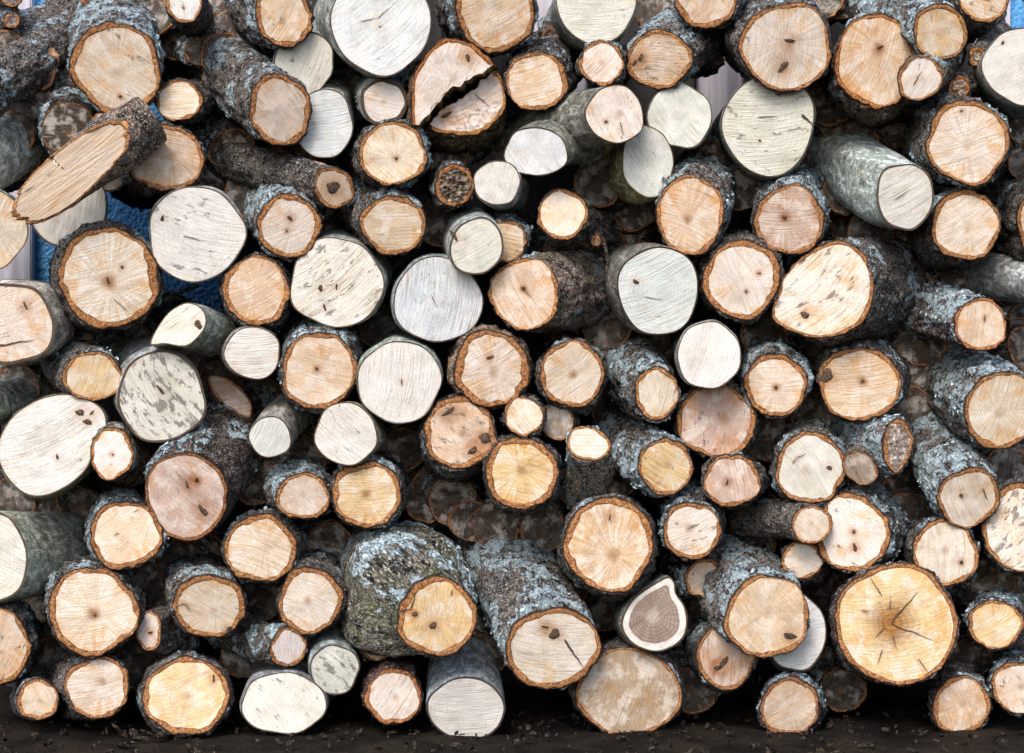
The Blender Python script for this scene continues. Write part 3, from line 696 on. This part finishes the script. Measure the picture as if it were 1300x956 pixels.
lg(836,369,53,56,'S','cool',-32,-6,-8,'large blue-white log with arc-shaped saw rings and a dark triangular hole',saw=25,knots=[(807,358,5,3.5,-25)],dirt=.2,cracks=[(818,377,845,382,1.2)],bt=(.45,.42,.4),bw=2)
lg(942,355,49,51,'R','bone',-6,-10,-8,'round cream log with two small brown nicks right of the dark-holed blue-white log',knots=[(947,370,2.5,1.8,-30),(963,347,3,1)],rays=.7,heart=.1,dirt=0,pith=(937,358),lich=.2)
lg(1043,367,60,60,'R','bone',80,-8,-22,'largest oblique cream cut with amber left edge, sooty streaks and an insect-like dark hole',poly=[(981,398),(988,366),(1008,337),(1034,315),(1060,306),(1081,312),(1096,330),(1105,358),(1103,385),(1090,410),(1065,425),(1038,430),(1008,422),(989,410)],bw=5.5,saw=42,dirt=.45,knots=[(1023,400,6,6,20)],L=170,lich=.25,heart=0)
lg(1245,412,35,34,'R','tan',-86,-22,-18,'small tan log at right with peeling reddish rim and blue-lichened trunk to the left',lich=.7,saw=80,L=180,pith=(1247,415),cracks=[(1250,408,1251,398,2)],tap=1.15,bt=(1.05,.95,1))
lg(985,489,40,40,'R','cream',-4,-48,-2,'cream log with a dark square pith and tall grey furrowed bark above it',lich=.45,saw=0,knots=[(985,492,2.5,2.5)],pith=(985,492),heart=.8,dirt=.05)
lg(1091,487,52,47,'R','tan',26,-20,-2,'wide tan log with a crusty black knot biting into its left rim',lich=.5,saw=5,knots=[(1049,477,11,12),(1095,484,3,3)],pith=(1095,484),heart=.8,dirt=.1)
lg(1273,521,50,50,'R','cream',-84,-54,-22,'big cream log at the right edge with thick blue lichen on its left side',lich=.88,dirt=.25,heart=.5,L=230,pith=(1268,525),saw=70)
lg(1230,632,41,39,'R','cream',-66,-112,-22,'cream log with a cracked right rim, its lichened trunk leaning up to the left',lich=.68,L=230,knots=[(1220,629,2.5,3)],cracks=[(1247,620,1254,635,2.5)],bend=(-6,4),saw=-65,dirt=.1,heart=0)
lg(1139,565,21,34,'D','bone',-68,-8,-18,'broken lichen-crusted log with a hollow splintered end and a grey side cut',lich=.95,flk=160,L=110,tap=1.0,torn=.0014,dirt=1,bt=(1.1,1,1),
   stubs=[dict(cx=1092,cy=594,rx=19,ry=24,rot=38,kind='T',w='grey',bx=18,by=-26,d=-14,L=50,saw=-65,bw=2)])
lg(1029,594,45,47,'R','white',-22,-28,-8,'whitish log with a curved scratch and a small dark square hole',lich=.35,moss=.35,knots=[(1053,594,5,3.5,5)],cracks=[(1006,588,1012,580,1.5),(1012,580,1023,575,1.5)],dirt=0,heart=.3,pith=(1023,596))
lg(909,534,50,48,'R','pink',-6,-2,10,'dull pinkish grey log peeking from beneath the clean white one',bw=6,rays=.8,heart=.7,pith=(920,530),dirt=.35,saw=85,lich=.3)
lg(900,451,41,43,'W','white',-14,0,-28,'clean white round log end in front of the dull pinkish one',dirt=.05,saw=70,heart=.1)
lg(834,500,28,35,'R','bone',-42,-40,-6,'narrow oval pale cut on a fat lichen-topped log',tap=1.32,swell=70,lich=.62,L=180,saw=75,dirt=.2,heart=.1)
lg(727,475,42,43,'R','cream',-8,-4,-8,'cream log with amber blotches and a brown pith right of the pale-topped log',saw=38,heart=1,pith=(728,476),dirt=0,lich=.15)
lg(624,468,49,50,'R','bone',-4,-4,-2,'log with bare pale bark over its upper rim and a purple-black spot',pith=(626,473),bw=9,heart=.6,knots=[(622,454,6,3,20)],dirt=.35,saw=30,lich=0,bt=(1.8,1.5,1.2))
lg(405,471,47,50,'R','tan',16,-26,-8,'brown-striped tan log wearing a crust of lichen above',saw=-18,lich=.85,heart=.4,pith=(402,470),knots=[(402,468,2,3)],dirt=.15)
lg(321,448,35,34,'W','white',-22,9,-8,'small clean white log with mottled grey bark at its left',saw=5,dirt=.05,bt=(.85,.8,.75))
lg(205,504,55,59,'S','white',-28,-38,-4,'large grey-white log end with heavy black scratches and a smooth grey collar',saw=-58,dirt=.62,bw=3,knots=[(204,495,2.5,8,38)],bt=(1.05,1.05,1.15))
lg(118,478,36,32,'T','yellow',-34,-36,-8,'small golden tan log with thin even rim left of the black-scratched white one',lich=.4,heart=0,dirt=0,rays=.4)
lg(65,565,65,66,'W','white',24,14,-14,'huge egg-shaped white end at left with a dark bean-shaped hollow',poly=[(-2,562),(14,530),(44,508),(80,500),(114,509),(131,524),(133,546),(120,572),(110,596),(88,616),(60,629),(34,627),(11,606),(-1,582)],knots=[(100,524,7,5,-30),(110,536,8,4,-25),(115,524,5,1.5,40),(73,580,2,4,20)],dirt=.15,saw=25,moss=.3,bt=(1,1,.75))
lg(142,576,28,33,'T','bone',22,8,-24,'small cream log leaning on the huge egg-shaped white end',saw=55,dirt=.2,L=80,knots=[(143,577,1.3,1.3)],bt=(1.4,1.2,.9))
lg(236,630,55,57,'T','pink',82,-100,-14,'greyish pink log with a long dark slit, its lichened trunk rising to a cut stub',saw=-38,knots=[(258,648,4,12,42),(251,609,3,4),(238,615,1.5,8,15)],lich=.5,L=190,flk=110,bw=5,dirt=.2,heart=0,rays=.2,bt=(.7,.65,.65),
   stubs=[dict(cx=293,cy=502,rx=37,ry=15,rot=-42,kind='T',w='pink',bx=-22,by=46,d=70,L=90,bw=3)])
lg(343,555,27,27,'W','green',38,-42,-8,'small greenish white log with its smooth brown trunk slanting up right',saw=65,L=130,dirt=.1,bt=(.75,.68,.65))
lg(439,551,40,40,'W','white',8,-4,-24,'smooth white round end with a few black streaks above the log with the star-shaped pith',saw=-40,dirt=.3,bt=(.9,.8,.6))
lg(507,485,53,53,'W','white',16,-10,-12,'large clean ivory log end with faint rings near the middle of the pile',dirt=.08,knots=[(510,485,1,5)],saw=80,bt=(.85,.95,.9))
lg(584,549,46,47,'R','tan',-28,22,-2,'tan log with a charred-looking patch on its right and dark mossy underside',moss=.45,lich=.15,saw=-30,knots=[(616,556,11,7,0),(570,522,14,3,35),(600,572,9,4,35)],heart=.7,dirt=.45,pith=(588,549))
lg(665,528,25,25,'R','cream',-14,2,-10,'tiny cream log next to the grey weathered one',saw=-50,lich=.4,heart=.1,dirt=.1)
lg(708,535,21,24,'T','grey',-2,-3,14,'small grey weathered log end set back between four others',saw=85,bw=2.5)
lg(662,601,47,47,'R','gold',0,-3,-14,'golden log with bright rays around a soft brown pith',rays=1,heart=.8,dirt=0,lich=.1,pith=(661,596))
lg(747,563,28,22,'T','cream',-6,68,-6,'short upright log with oval top and mottled lichened side facing out',rot=-16,L=90,kt=.2,lich=.45,heart=.2,dirt=0,pith=(746,562),tap=1.08,bw=3.5,flk=60,bt=(2.2,2.2,2),rays=.2)  # bark tint raised so the down-facing side looks lit
lg(845,592,36,36,'R','gold',-56,-34,-8,'golden tan log with a sooty upper left rim and blue-lichened left side',lich=.82,saw=-30,heart=.5,dirt=.35,pith=(848,590),L=160)
lg(929,610,38,33,'R','pink',2,12,-8,'small pinkish oval log with a red-brown dash in the middle',knots=[(923,612,1.5,5,-25)],dirt=.2,heart=.3,lich=.2,bt=(.8,.8,.8))
lg(878,674,37,37,'R','bone',-6,-40,-8,'cream log with sooty specks at its lower rim, beside the large scalloped log',lich=.6,saw=22,dirt=.4,pith=(875,670),heart=.7)
lg(773,691,58,60,'R','tan',0,-2,-18,'large scalloped tan log with dense fine rays and an amber smudge below its centre',rays=1,heart=.8,pith=(780,706),bw=9,dirt=.2,irr=1.3,knots=[(774,657,1,5,-10)],lich=.15)
lg(702,823,61,53,'R','bone',-78,-168,-32,'big lower log with a round brown knot, its long lichened trunk rising behind',lich=.62,L=260,tap=.97,knots=[(704,805,8,8),(692,795,6,1.5,-15)],cracks=[(716,812,742,850,4)],bend=(-4,2),saw=-10,dirt=.15,heart=0,pith=(690,850),flk=170,bw=8,
   stubs=[dict(cx=597,cy=648,rx=24,ry=16,rot=18,kind='T',w='brown',bx=30,by=18,d=120,L=60,bw=2.5)])
lg(555,783,50,52,'R','gold',-40,-42,-44,'fat knobbly mossy log with a golden sawn end, curved crack and dark hole',tap=1.62,swell=46,lich=.55,moss=.3,saw=80,knots=[(550,794,5,7,-25),(527,779,4,4)],cracks=[(508,775,522,773,3),(522,773,528,750,3)],L=200,lump=.06,dirt=.25,heart=0,flk=160,off=(-24,10),sq=.10,bt=(1.25,1.3,1.2))
lg(466,628,45,42,'R','gold',30,-4,-12,'golden log with a dark pith star and furrowed bark on its right',saw=3,heart=1,pith=(465,627),lich=.45,rays=.6,dirt=.2)
lg(385,630,34,30,'R','cream',-16,-36,-8,'small oval cream log with criss-cross scratches below the white streaked one',saw=-40,tap=1.2,swell=50,lich=.55,heart=.4)
lg(331,696,46,44,'R','cream',14,-12,-8,'cream log with pale centre and a spray of amber rays at its lower left',lich=.55,rays=.9,heart=.2,pith=(337,694),dirt=0)
lg(394,763,41,43,'R','bone',8,-46,-4,'pale log with a reddish central dot and fine dark specks above the little grey-green log',lich=.1,heart=.8,dirt=.15,pith=(390,762),rays=.7)
lg(160,679,46,44,'R','tan',-8,-9,-8,'wide tan log with peppery specks below the pink log with a slit',lich=.6,dirt=.3,heart=.1,saw=40)
lg(266,770,46,41,'R','cream',-6,-52,-14,'log with a yellow chip on its left rim and a crumbly knot at lower right',lich=.3,knots=[(290,800,6,4,30)],saw=-30,dirt=.1,pith=(272,776),cracks=[(224,770,236,766,1.5),(236,766,243,778,1.5)])
lg(118,776,57,56,'R','cream',14,-8,-18,'large lower left log with an amber star round its pith',pith=(119,779),heart=1,dirt=.05,rays=.8,knots=[(121,781,2,2)],lich=.35)
lg(-15,708,53,59,'S','white',108,-12,-14,'white log at the left edge with long grey-green smooth bark side',saw=-32,L=170,moss=.25,tap=.92,bt=(1,1,.88),dirt=.1)
lg(-5,820,42,49,'R','tan',10,-16,-8,'tan log with fine arcs cut off by the left edge near the bottom',lich=.4,saw=60)
lg(189,801,18,26,'T','bone',48,-2,2,'narrow upright oval end with its rough bark running right',L=90,saw=60,knots=[(191,803,4,1.5,20)],dirt=.3,lich=.2)
lg(124,872,41,39,'R','cream',-42,-18,-12,'bottom row log with amber smudge below the large one with an amber star',heart=.7,dirt=.1,lich=.1,pith=(130,864))
lg(237,884,57,48,'R','gold',-6,-14,-14,'wide golden bottom row log with a black hooked mark',knots=[(271,862,2,6)],saw=20,lich=.2,dirt=.15,rays=.2)
lg(366,822,23,25,'T','bone',-110,-44,-8,'little cream end on a long dark lichened branch in the lower left',L=170,lich=.55,flk=160,saw=85,tap=1.15,bt=(.8,.8,.8))
lg(425,850,32,32,'S','green',2,-44,-12,'little grey-green log end with dotted rings in the bottom row',L=140,dirt=.55,bw=2,bt=(.7,.78,.82))
lg(360,893,55,39,'W','white',18,-20,-18,'white bottom row log just left of the little grey-green one',dirt=.3,bt=(.8,.8,.9))
lg(500,884,36,35,'R','bone',8,-22,-2,'bottom row log under the fat knobbly one, pale with shaggy reddish bark',dirt=.3,lich=0,bt=(1.3,1,1))
lg(592,900,50,42,'S','white',-6,-100,-8,'white bottom log whose banded blue-grey bark rises behind the golden sawn end',L=200,tap=.86,bt=(.8,.88,1.05),dirt=.1,lich=0)
lg(478,820,22,20,'R','tan',6,-26,14,'stubby dark lichened piece wedged left of the knobbly log',lich=.6,bt=(.6,.6,.6),kt=-1.5)
lg(798,879,66,57,'T','brown',0,-4,6,'broad dull brown log end in the bottom row below the teardrop-shaped log',dirt=.2,rays=.5,heart=.1,bw=4)
lg(831,781,42,46,'W','white',-16,-4,-8,'teardrop-shaped log with a wide white rim round a grey-brown heart',poly=[(789,788),(799,766),(815,751),(834,739),(849,732),(857,740),(859,753),(870,770),(873,790),(867,810),(850,823),(830,827),(806,820),(792,804)],dirt=0,saw=40,heartwood=1,moss=.2,bt=(.7,.7,.65),bw=2.2)
lg(922,834,37,43,'T','pink',-30,-12,0,'greyish log with a ragged dark hole at its centre and orange rim',bw=4.5,knots=[(918,842,4,12,-28),(911,848,5,4)],saw=88,lich=.45,dirt=.1,heart=0)
lg(974,783,55,53,'R','tan',-50,-66,-28,'large tan log with a notched lower right rim, lichen spread on its bark above',lich=.66,knots=[(1003,808,9,5,-15)],saw=-50,heart=.4,flk=130,L=200,dirt=.15,pith=(975,776))
lg(1010,802,38,50,'W','cool',0,-4,12,'bluish white end showing from behind the notched tan log',saw=10,dirt=.2)
lg(1138,792,77,77,'R','gold',-15,4,-32,'the biggest yellow log with long dark drying cracks spreading from its brown centre',bw=6,tap=1.0,sawamt=.15,rays=.25,heart=1.0,bigheart=1,pith=(1131,790),dirt=.12,cracks=[(1131,790,1165,751,3.2),(1131,790,1190,809,2.2),(1120,757,1106,732,1.8),(1130,775,1130,755,1.2),(1133,805,1138,826,1.4),(1123,797,1110,812,1.8),(1120,825,1112,844,1.6),(1164,835,1176,855,1.6),(1102,778,1094,775,1)],lich=.1,bt=(1.2,1,1),saw=10)
lg(1018,711,26,25,'R','bone',16,26,4,'small pale log with arched lines just below the thin-ringed little one',lich=.2,moss=.2,dirt=.1)
lg(1031,666,27,24,'T','cream',-78,-6,-24,'little thin-ringed cream log with its dark green-grey branch running left',L=110,lich=.25,bw=3.5,dirt=.1,moss=.2,tap=1.1)
lg(1082,677,46,50,'R','bone',38,-16,-8,'pale log with brown flecks down its middle and lichened bark on the right',lich=.78,knots=[(1085,695,3,6,15),(1084,675,3,3)],dirt=.3,heart=.3)
lg(1200,702,42,43,'R','bone',-8,-14,-8,'cream log with a small black round hole at its lower right',lich=.5,knots=[(1220,714,2.8,2.8)],heart=.5,dirt=.1,pith=(1200,698))
lg(1296,670,47,57,'R','bone',-4,-4,-8,'blotchy cream log cut by the right edge with scattered black flecks',dirt=.6,heart=.3,lich=.3)
lg(1264,793,35,31,'R','gold',-12,-30,-12,'amber yellow oval log near the right edge with slanted saw lines',saw=28,lich=.5,tap=1.15,swell=50,heart=0,bt=(.9,.9,.95),dirt=.1)
lg(1296,873,36,34,'R','cream',-6,-20,-12,'last bottom row log at the lower right corner with lichened top',lich=.6)
lg(1003,898,40,38,'R','tan',-6,-22,-6,'bottom row log with purplish grey bark below the notched tan log',lich=.4,bt=(1,.95,1.1),kt=-1.4)
lg(1220,896,36,38,'R','tan',4,-30,-2,'bottom row log with shaggy grey bark right of the biggest yellow log',lich=.4)
lg(48,888,26,26,'T','tan',-6,-12,-6,'small tan log low in the bottom left corner')
lg(-34,508,36,30,'S','white',74,-8,8,'grey smooth log stub entering from the left edge over the egg-shaped end',L=150,bt=(.7,.72,.72))
lg(895,735,26,26,'R','tan',-30,-14,36,'shaded lichened bark piece wedged beside the teardrop-shaped log',lich=.7,kt=-1)
lg(88,168,34,40,'R','dark',6,-40,48,'dark shaded log with turquoise lichen below left of the lichen-covered warm cream log',lich=.5,bt=(.6,.6,.6),bw=2.5)  # end takes the near-black tint in place of shade
# a branch sawn lengthwise: the body lies across the pile, its long cut faces out
def long_split():
    axis = np.array((0.70, 0.22, 0.55)); axis /= np.linalg.norm(axis)
    C = world(88, 222, -0.056); root = bpy.data.objects.new('split_branch', None); COL.objects.link(root); root.location = C
    tag(root, 'dark branch split open lengthwise, showing long pale splintered wood at its lower left end', 'log', GROUP)
    r = 0.033; n = np.array((-0.05, -1.0, -0.17)); n /= np.linalg.norm(n)
    e1 = np.cross(axis, (0, 0, 1.0)); e1 /= np.linalg.norm(e1); e2 = np.cross(axis, e1)
    m, NL = 96, 60; rng = np.random.default_rng(77)
    th = np.linspace(0, 2*math.pi, m, endpoint=False)
    O = (np.cos(th)[:, None]*e1+np.sin(th)[:, None]*e2)
    rad = r*(1+0.05*np.cos(2*th+1)+0.04*np.cos(3*th))
    s0 = -(rad*(O@n))/(axis@n)                     # slide each generatrix to the cut plane
    s0 = np.maximum(s0, -0.085+0.004*np.sin(5*th))
    s0 = s0+0.007*vnoise(np.column_stack([np.cos(th)*5, np.sin(th)*5, th*0]), 3)+0.004*vnoise(np.column_stack([np.cos(th)*14, np.sin(th)*14, th*0]), 4)
    end = 0.125; V = []; lc = []
    for q in range(NL):
        t = q/(NL-1); s = s0+(end-s0)*t
        rr = rad*(1+0.18*np.exp(-((s-0.07)/0.03)**2))
        P = O*rr[:, None]+axis*s[:, None]
        lcq = np.column_stack([np.cos(th)*30, s*1000, np.sin(th)*30])+333
        P = P+O*(0.0022*fbm(lcq*np.array((.1, .05, .1)), 71, 3)*min(1, t*8+.2))[:, None]
        V.append(P); lc.append(lcq)
    c_ = V[0].mean(0); V[0:0] = [c_+(V[0]-c_)*0.93+n*0.0008, c_+(V[0]-c_)*0.97+n*0.0012]; lc[0:0] = [lc[0], lc[0]]; NL += 2
    V = np.array(V); I = np.arange(NL*m).reshape(NL, m); J = np.roll(I, -1, 1)
    F = np.stack([I[:-1], J[:-1], J[1:], I[1:]], -1).reshape(-1, 4).tolist(); F.append([int(x) for x in I[-1]])
    k = NL*m; tv = np.full((NL, m), 2.0); tv[0] = 0.1; tv[1] = 0.45; tv[2] = 0.9
    at = {'lc': ('FLOAT_VECTOR', np.array(lc).reshape(-1, 3)), 'bk': ('FLOAT_VECTOR', np.column_stack([tv.ravel(), np.full(k, 0.22), np.zeros(k)])),
          'moss': ('FLOAT', np.zeros(k)), 'tint': ('FLOAT_COLOR', np.tile((1.5, 1.35, 1.2, 1), (k, 1)))}
    mesh_obj('bark', V.reshape(-1, 3), F, M_BARK, root, at)
    # cut face: rings from the outline to the middle with splintered relief
    Wd = V[0]+n*0.0008; c = Wd.mean(0); Wd = Wd-((Wd-c)@n)[:, None]*n; Vf = [c]; rr = [0.0]; cc = [(0, 0)]
    lat = np.array((axis[0], axis[1], axis[2]))
    for q in range(1, 15):
        t = q/14*0.985
        P = c+(Wd-c)*t
        f = fbm(np.column_stack([P@e2*900, P@lat*60, P@e1*0+3]), 9, 3)
        P = P+n*(f*0.0005-0.0002)[:, None]*(1 if t < .95 else 0.2)
        Vf += list(P); rr += [t]*m; cc += [(math.cos(a), math.sin(a)) for a in th]
    Vf = np.array(Vf); i = np.arange(m); j = (i+1) % m
    F = [(0, 1+int(a), 1+int(b)) for a, b in zip(i, j)]
    for q in range(13):
        o = 1+q*m; F += [(o+int(a), o+m+int(a), o+m+int(b), o+int(b)) for a, b in zip(i, j)]
    side = np.cross(axis, n); U = Vf@side*1000; Vv = Vf@axis*1000; kk = len(Vf)
    at = {'pol': ('FLOAT_VECTOR', np.column_stack([np.array(cc), rr])), 'saw': ('FLOAT_VECTOR', np.column_stack([U*1.0, Vv*0.30, np.full(kk, 41.)])),
          'hrt': ('FLOAT_VECTOR', np.tile((0, 0, 1.0), (kk, 1))), 'stain': ('FLOAT_VECTOR', np.tile((0.35, 1, 0.0), (kk, 1))), 'par': ('FLOAT_VECTOR', np.tile((0.0, 0.35, 0.0), (kk, 1))), 'tint': ('FLOAT_COLOR', np.tile((0.80, 0.66, 0.50, 1), (kk, 1)))}
    mesh_obj('split_face', Vf, F, M_WOOD, root, at)
    make_log(dict(cx=133, cy=163, rx=17, ry=21, rot=20, kind='T', w='white', bx=-14, by=16, d=-46, L=45, seed=912, dirt=.75, bw=3, lich=0, lump=.05), root, names=('branch_stub', 'cut_face'))

GROUP = 'cut logs stacked in the woodpile'
SKIP_FILL = [(172, 272, 18), (232, 97, 16), (60, 325, 20), (245, 368, 24), (682, 25, 14), (905, 110, 22), (66, 20, 40), (1275, 20, 30), (735, 110, 10), (550, 45, 10)]
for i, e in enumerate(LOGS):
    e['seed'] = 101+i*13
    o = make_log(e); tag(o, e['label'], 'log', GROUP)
long_split()

def nick(label):
    w = label.split(); out = []
    for x in w:
        if x in ('with', 'whose', 'at', 'in', 'on', 'under', 'below', 'beside', 'showing', 'right', 'left', 'just', 'half', 'tucked', 'cut', 'touching', 'leaning', 'pointing', 'coming', 'running', 'next', 'set', 'squeezed', 'partly', 'high', 'filling', 'lying', 'entering', 'above', 'level', 'wedged', 'near', 'from', 'peeking', 'wearing') and len(out) > 1: break
        out.append(x)
    return ' '.join(out).rstrip(',')
def fillers():
    rng = random.Random(4); ell = [(e['cx'], e['cy'], math.sqrt(e['rx']*e['ry'])) for e in LOGS]
    ell += [(75, 235, 40), (130, 175, 30), (520, 745, 80), (650, 730, 45), (700, 185, 45)]
    cand = []
    for py in range(-4, 880, 5):
        for px in range(-10, 1312, 5):
            c = min(math.hypot(px-a, py-b)-r for a, b, r in ell)
            if c > 3 and not any(math.hypot(px-a, py-b) < r+4 for a, b, r in SKIP_FILL): cand.append((c, px, py))
    cand.sort(reverse=True); out = []
    for c, px, py in cand:
        r = min(c+13, 31)
        if all(math.hypot(px-a, py-b) > max(q, r)-2 for a, b, q in out): 
            r2 = min([r]+[math.hypot(px-a, py-b)-q-2 for a, b, q in SKIP_FILL])
            if r2 > 9: out.append((px, py, r2))
        if len(out) >= 170: break
    nk = [nick(e['label']) for e in LOGS]; used = set()
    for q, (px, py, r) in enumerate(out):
        e = dict(cx=px, cy=py, rx=r, ry=r*rng.uniform(.85, 1.1), kind='R' if q % 4 else 'T', w='dark', kt=0.0, tilt=0.0, bx=(650-px)*.04+rng.uniform(-95, 95), by=(478-py)*.04+rng.uniform(-95, 20), d=rng.uniform(90, 150), L=140,  # filler ends coloured near-black to stand for shade in the gaps
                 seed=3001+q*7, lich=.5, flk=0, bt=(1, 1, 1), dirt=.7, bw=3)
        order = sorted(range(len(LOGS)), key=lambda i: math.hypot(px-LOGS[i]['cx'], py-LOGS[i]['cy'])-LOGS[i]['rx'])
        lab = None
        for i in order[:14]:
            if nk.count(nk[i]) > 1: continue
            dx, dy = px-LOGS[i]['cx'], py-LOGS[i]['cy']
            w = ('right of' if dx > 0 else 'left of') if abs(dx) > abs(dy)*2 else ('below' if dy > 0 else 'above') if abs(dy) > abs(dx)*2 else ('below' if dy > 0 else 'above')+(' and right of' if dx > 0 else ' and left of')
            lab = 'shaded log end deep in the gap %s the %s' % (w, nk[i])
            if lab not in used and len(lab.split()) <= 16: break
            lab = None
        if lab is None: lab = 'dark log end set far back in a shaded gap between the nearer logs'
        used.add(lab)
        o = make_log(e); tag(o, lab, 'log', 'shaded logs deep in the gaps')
fillers()

def twig(pts, r, label):
    P = []; n = 40
    pts = np.array([world(a, b, c*0.001) for a, b, c in pts])
    for i in range(n):
        t = i/(n-1)*(len(pts)-1); k_ = min(int(t), len(pts)-2); f = t-k_
        P.append(pts[k_]*(1-f)+pts[k_+1]*f)
    P = np.array(P)
    for _ in range(6): P[1:-1] = (P[:-2]+P[1:-1]*2+P[2:])/4
    V = []; F = []
    for i in range(n):
        d = P[min(i+1, n-1)]-P[max(i-1, 0)]; d /= np.linalg.norm(d)
        a = np.cross(d, (0.1, 1, 0.2)); a /= np.linalg.norm(a); b = np.cross(d, a)
        rr = r*0.001*(1-0.5*i/n)
        for q in range(10): V.append(P[i]-P[0]+(a*math.cos(q*.6283)+b*math.sin(q*.6283))*rr*(1+.1*math.sin(i*1.7+q)))
        if i:
            for q in range(10): F.append((i*10-10+q, i*10-10+(q+1) % 10, i*10+(q+1) % 10, i*10+q))
    F.append(list(range(10))); F.append(list(range(n*10-10, n*10)))
    V = np.array(V); k_ = len(V)
    at = {'lc': ('FLOAT_VECTOR', V*1000+77), 'bk': ('FLOAT_VECTOR', np.tile((2., .1, 0.), (k_, 1))), 'moss': ('FLOAT', np.zeros(k_)), 'tint': ('FLOAT_COLOR', np.tile((1.2, 1.1, 1, 1), (k_, 1)))}
    o = mesh_obj('twig', V, F, M_BARK, None, at, loc=P[0]); tag(o, label, 'twig')
twig([(757, 286, 60), (766, 305, 62), (771, 325, 60), (770, 345, 58)], 3.2, 'thin curved twig hanging in the dark gap above the large blue-white log')
twig([(205, 382, 90), (228, 372, 92), (252, 362, 95)], 4.0, 'short dark twig across the blue gap right of the thick ragged orange-barked log')
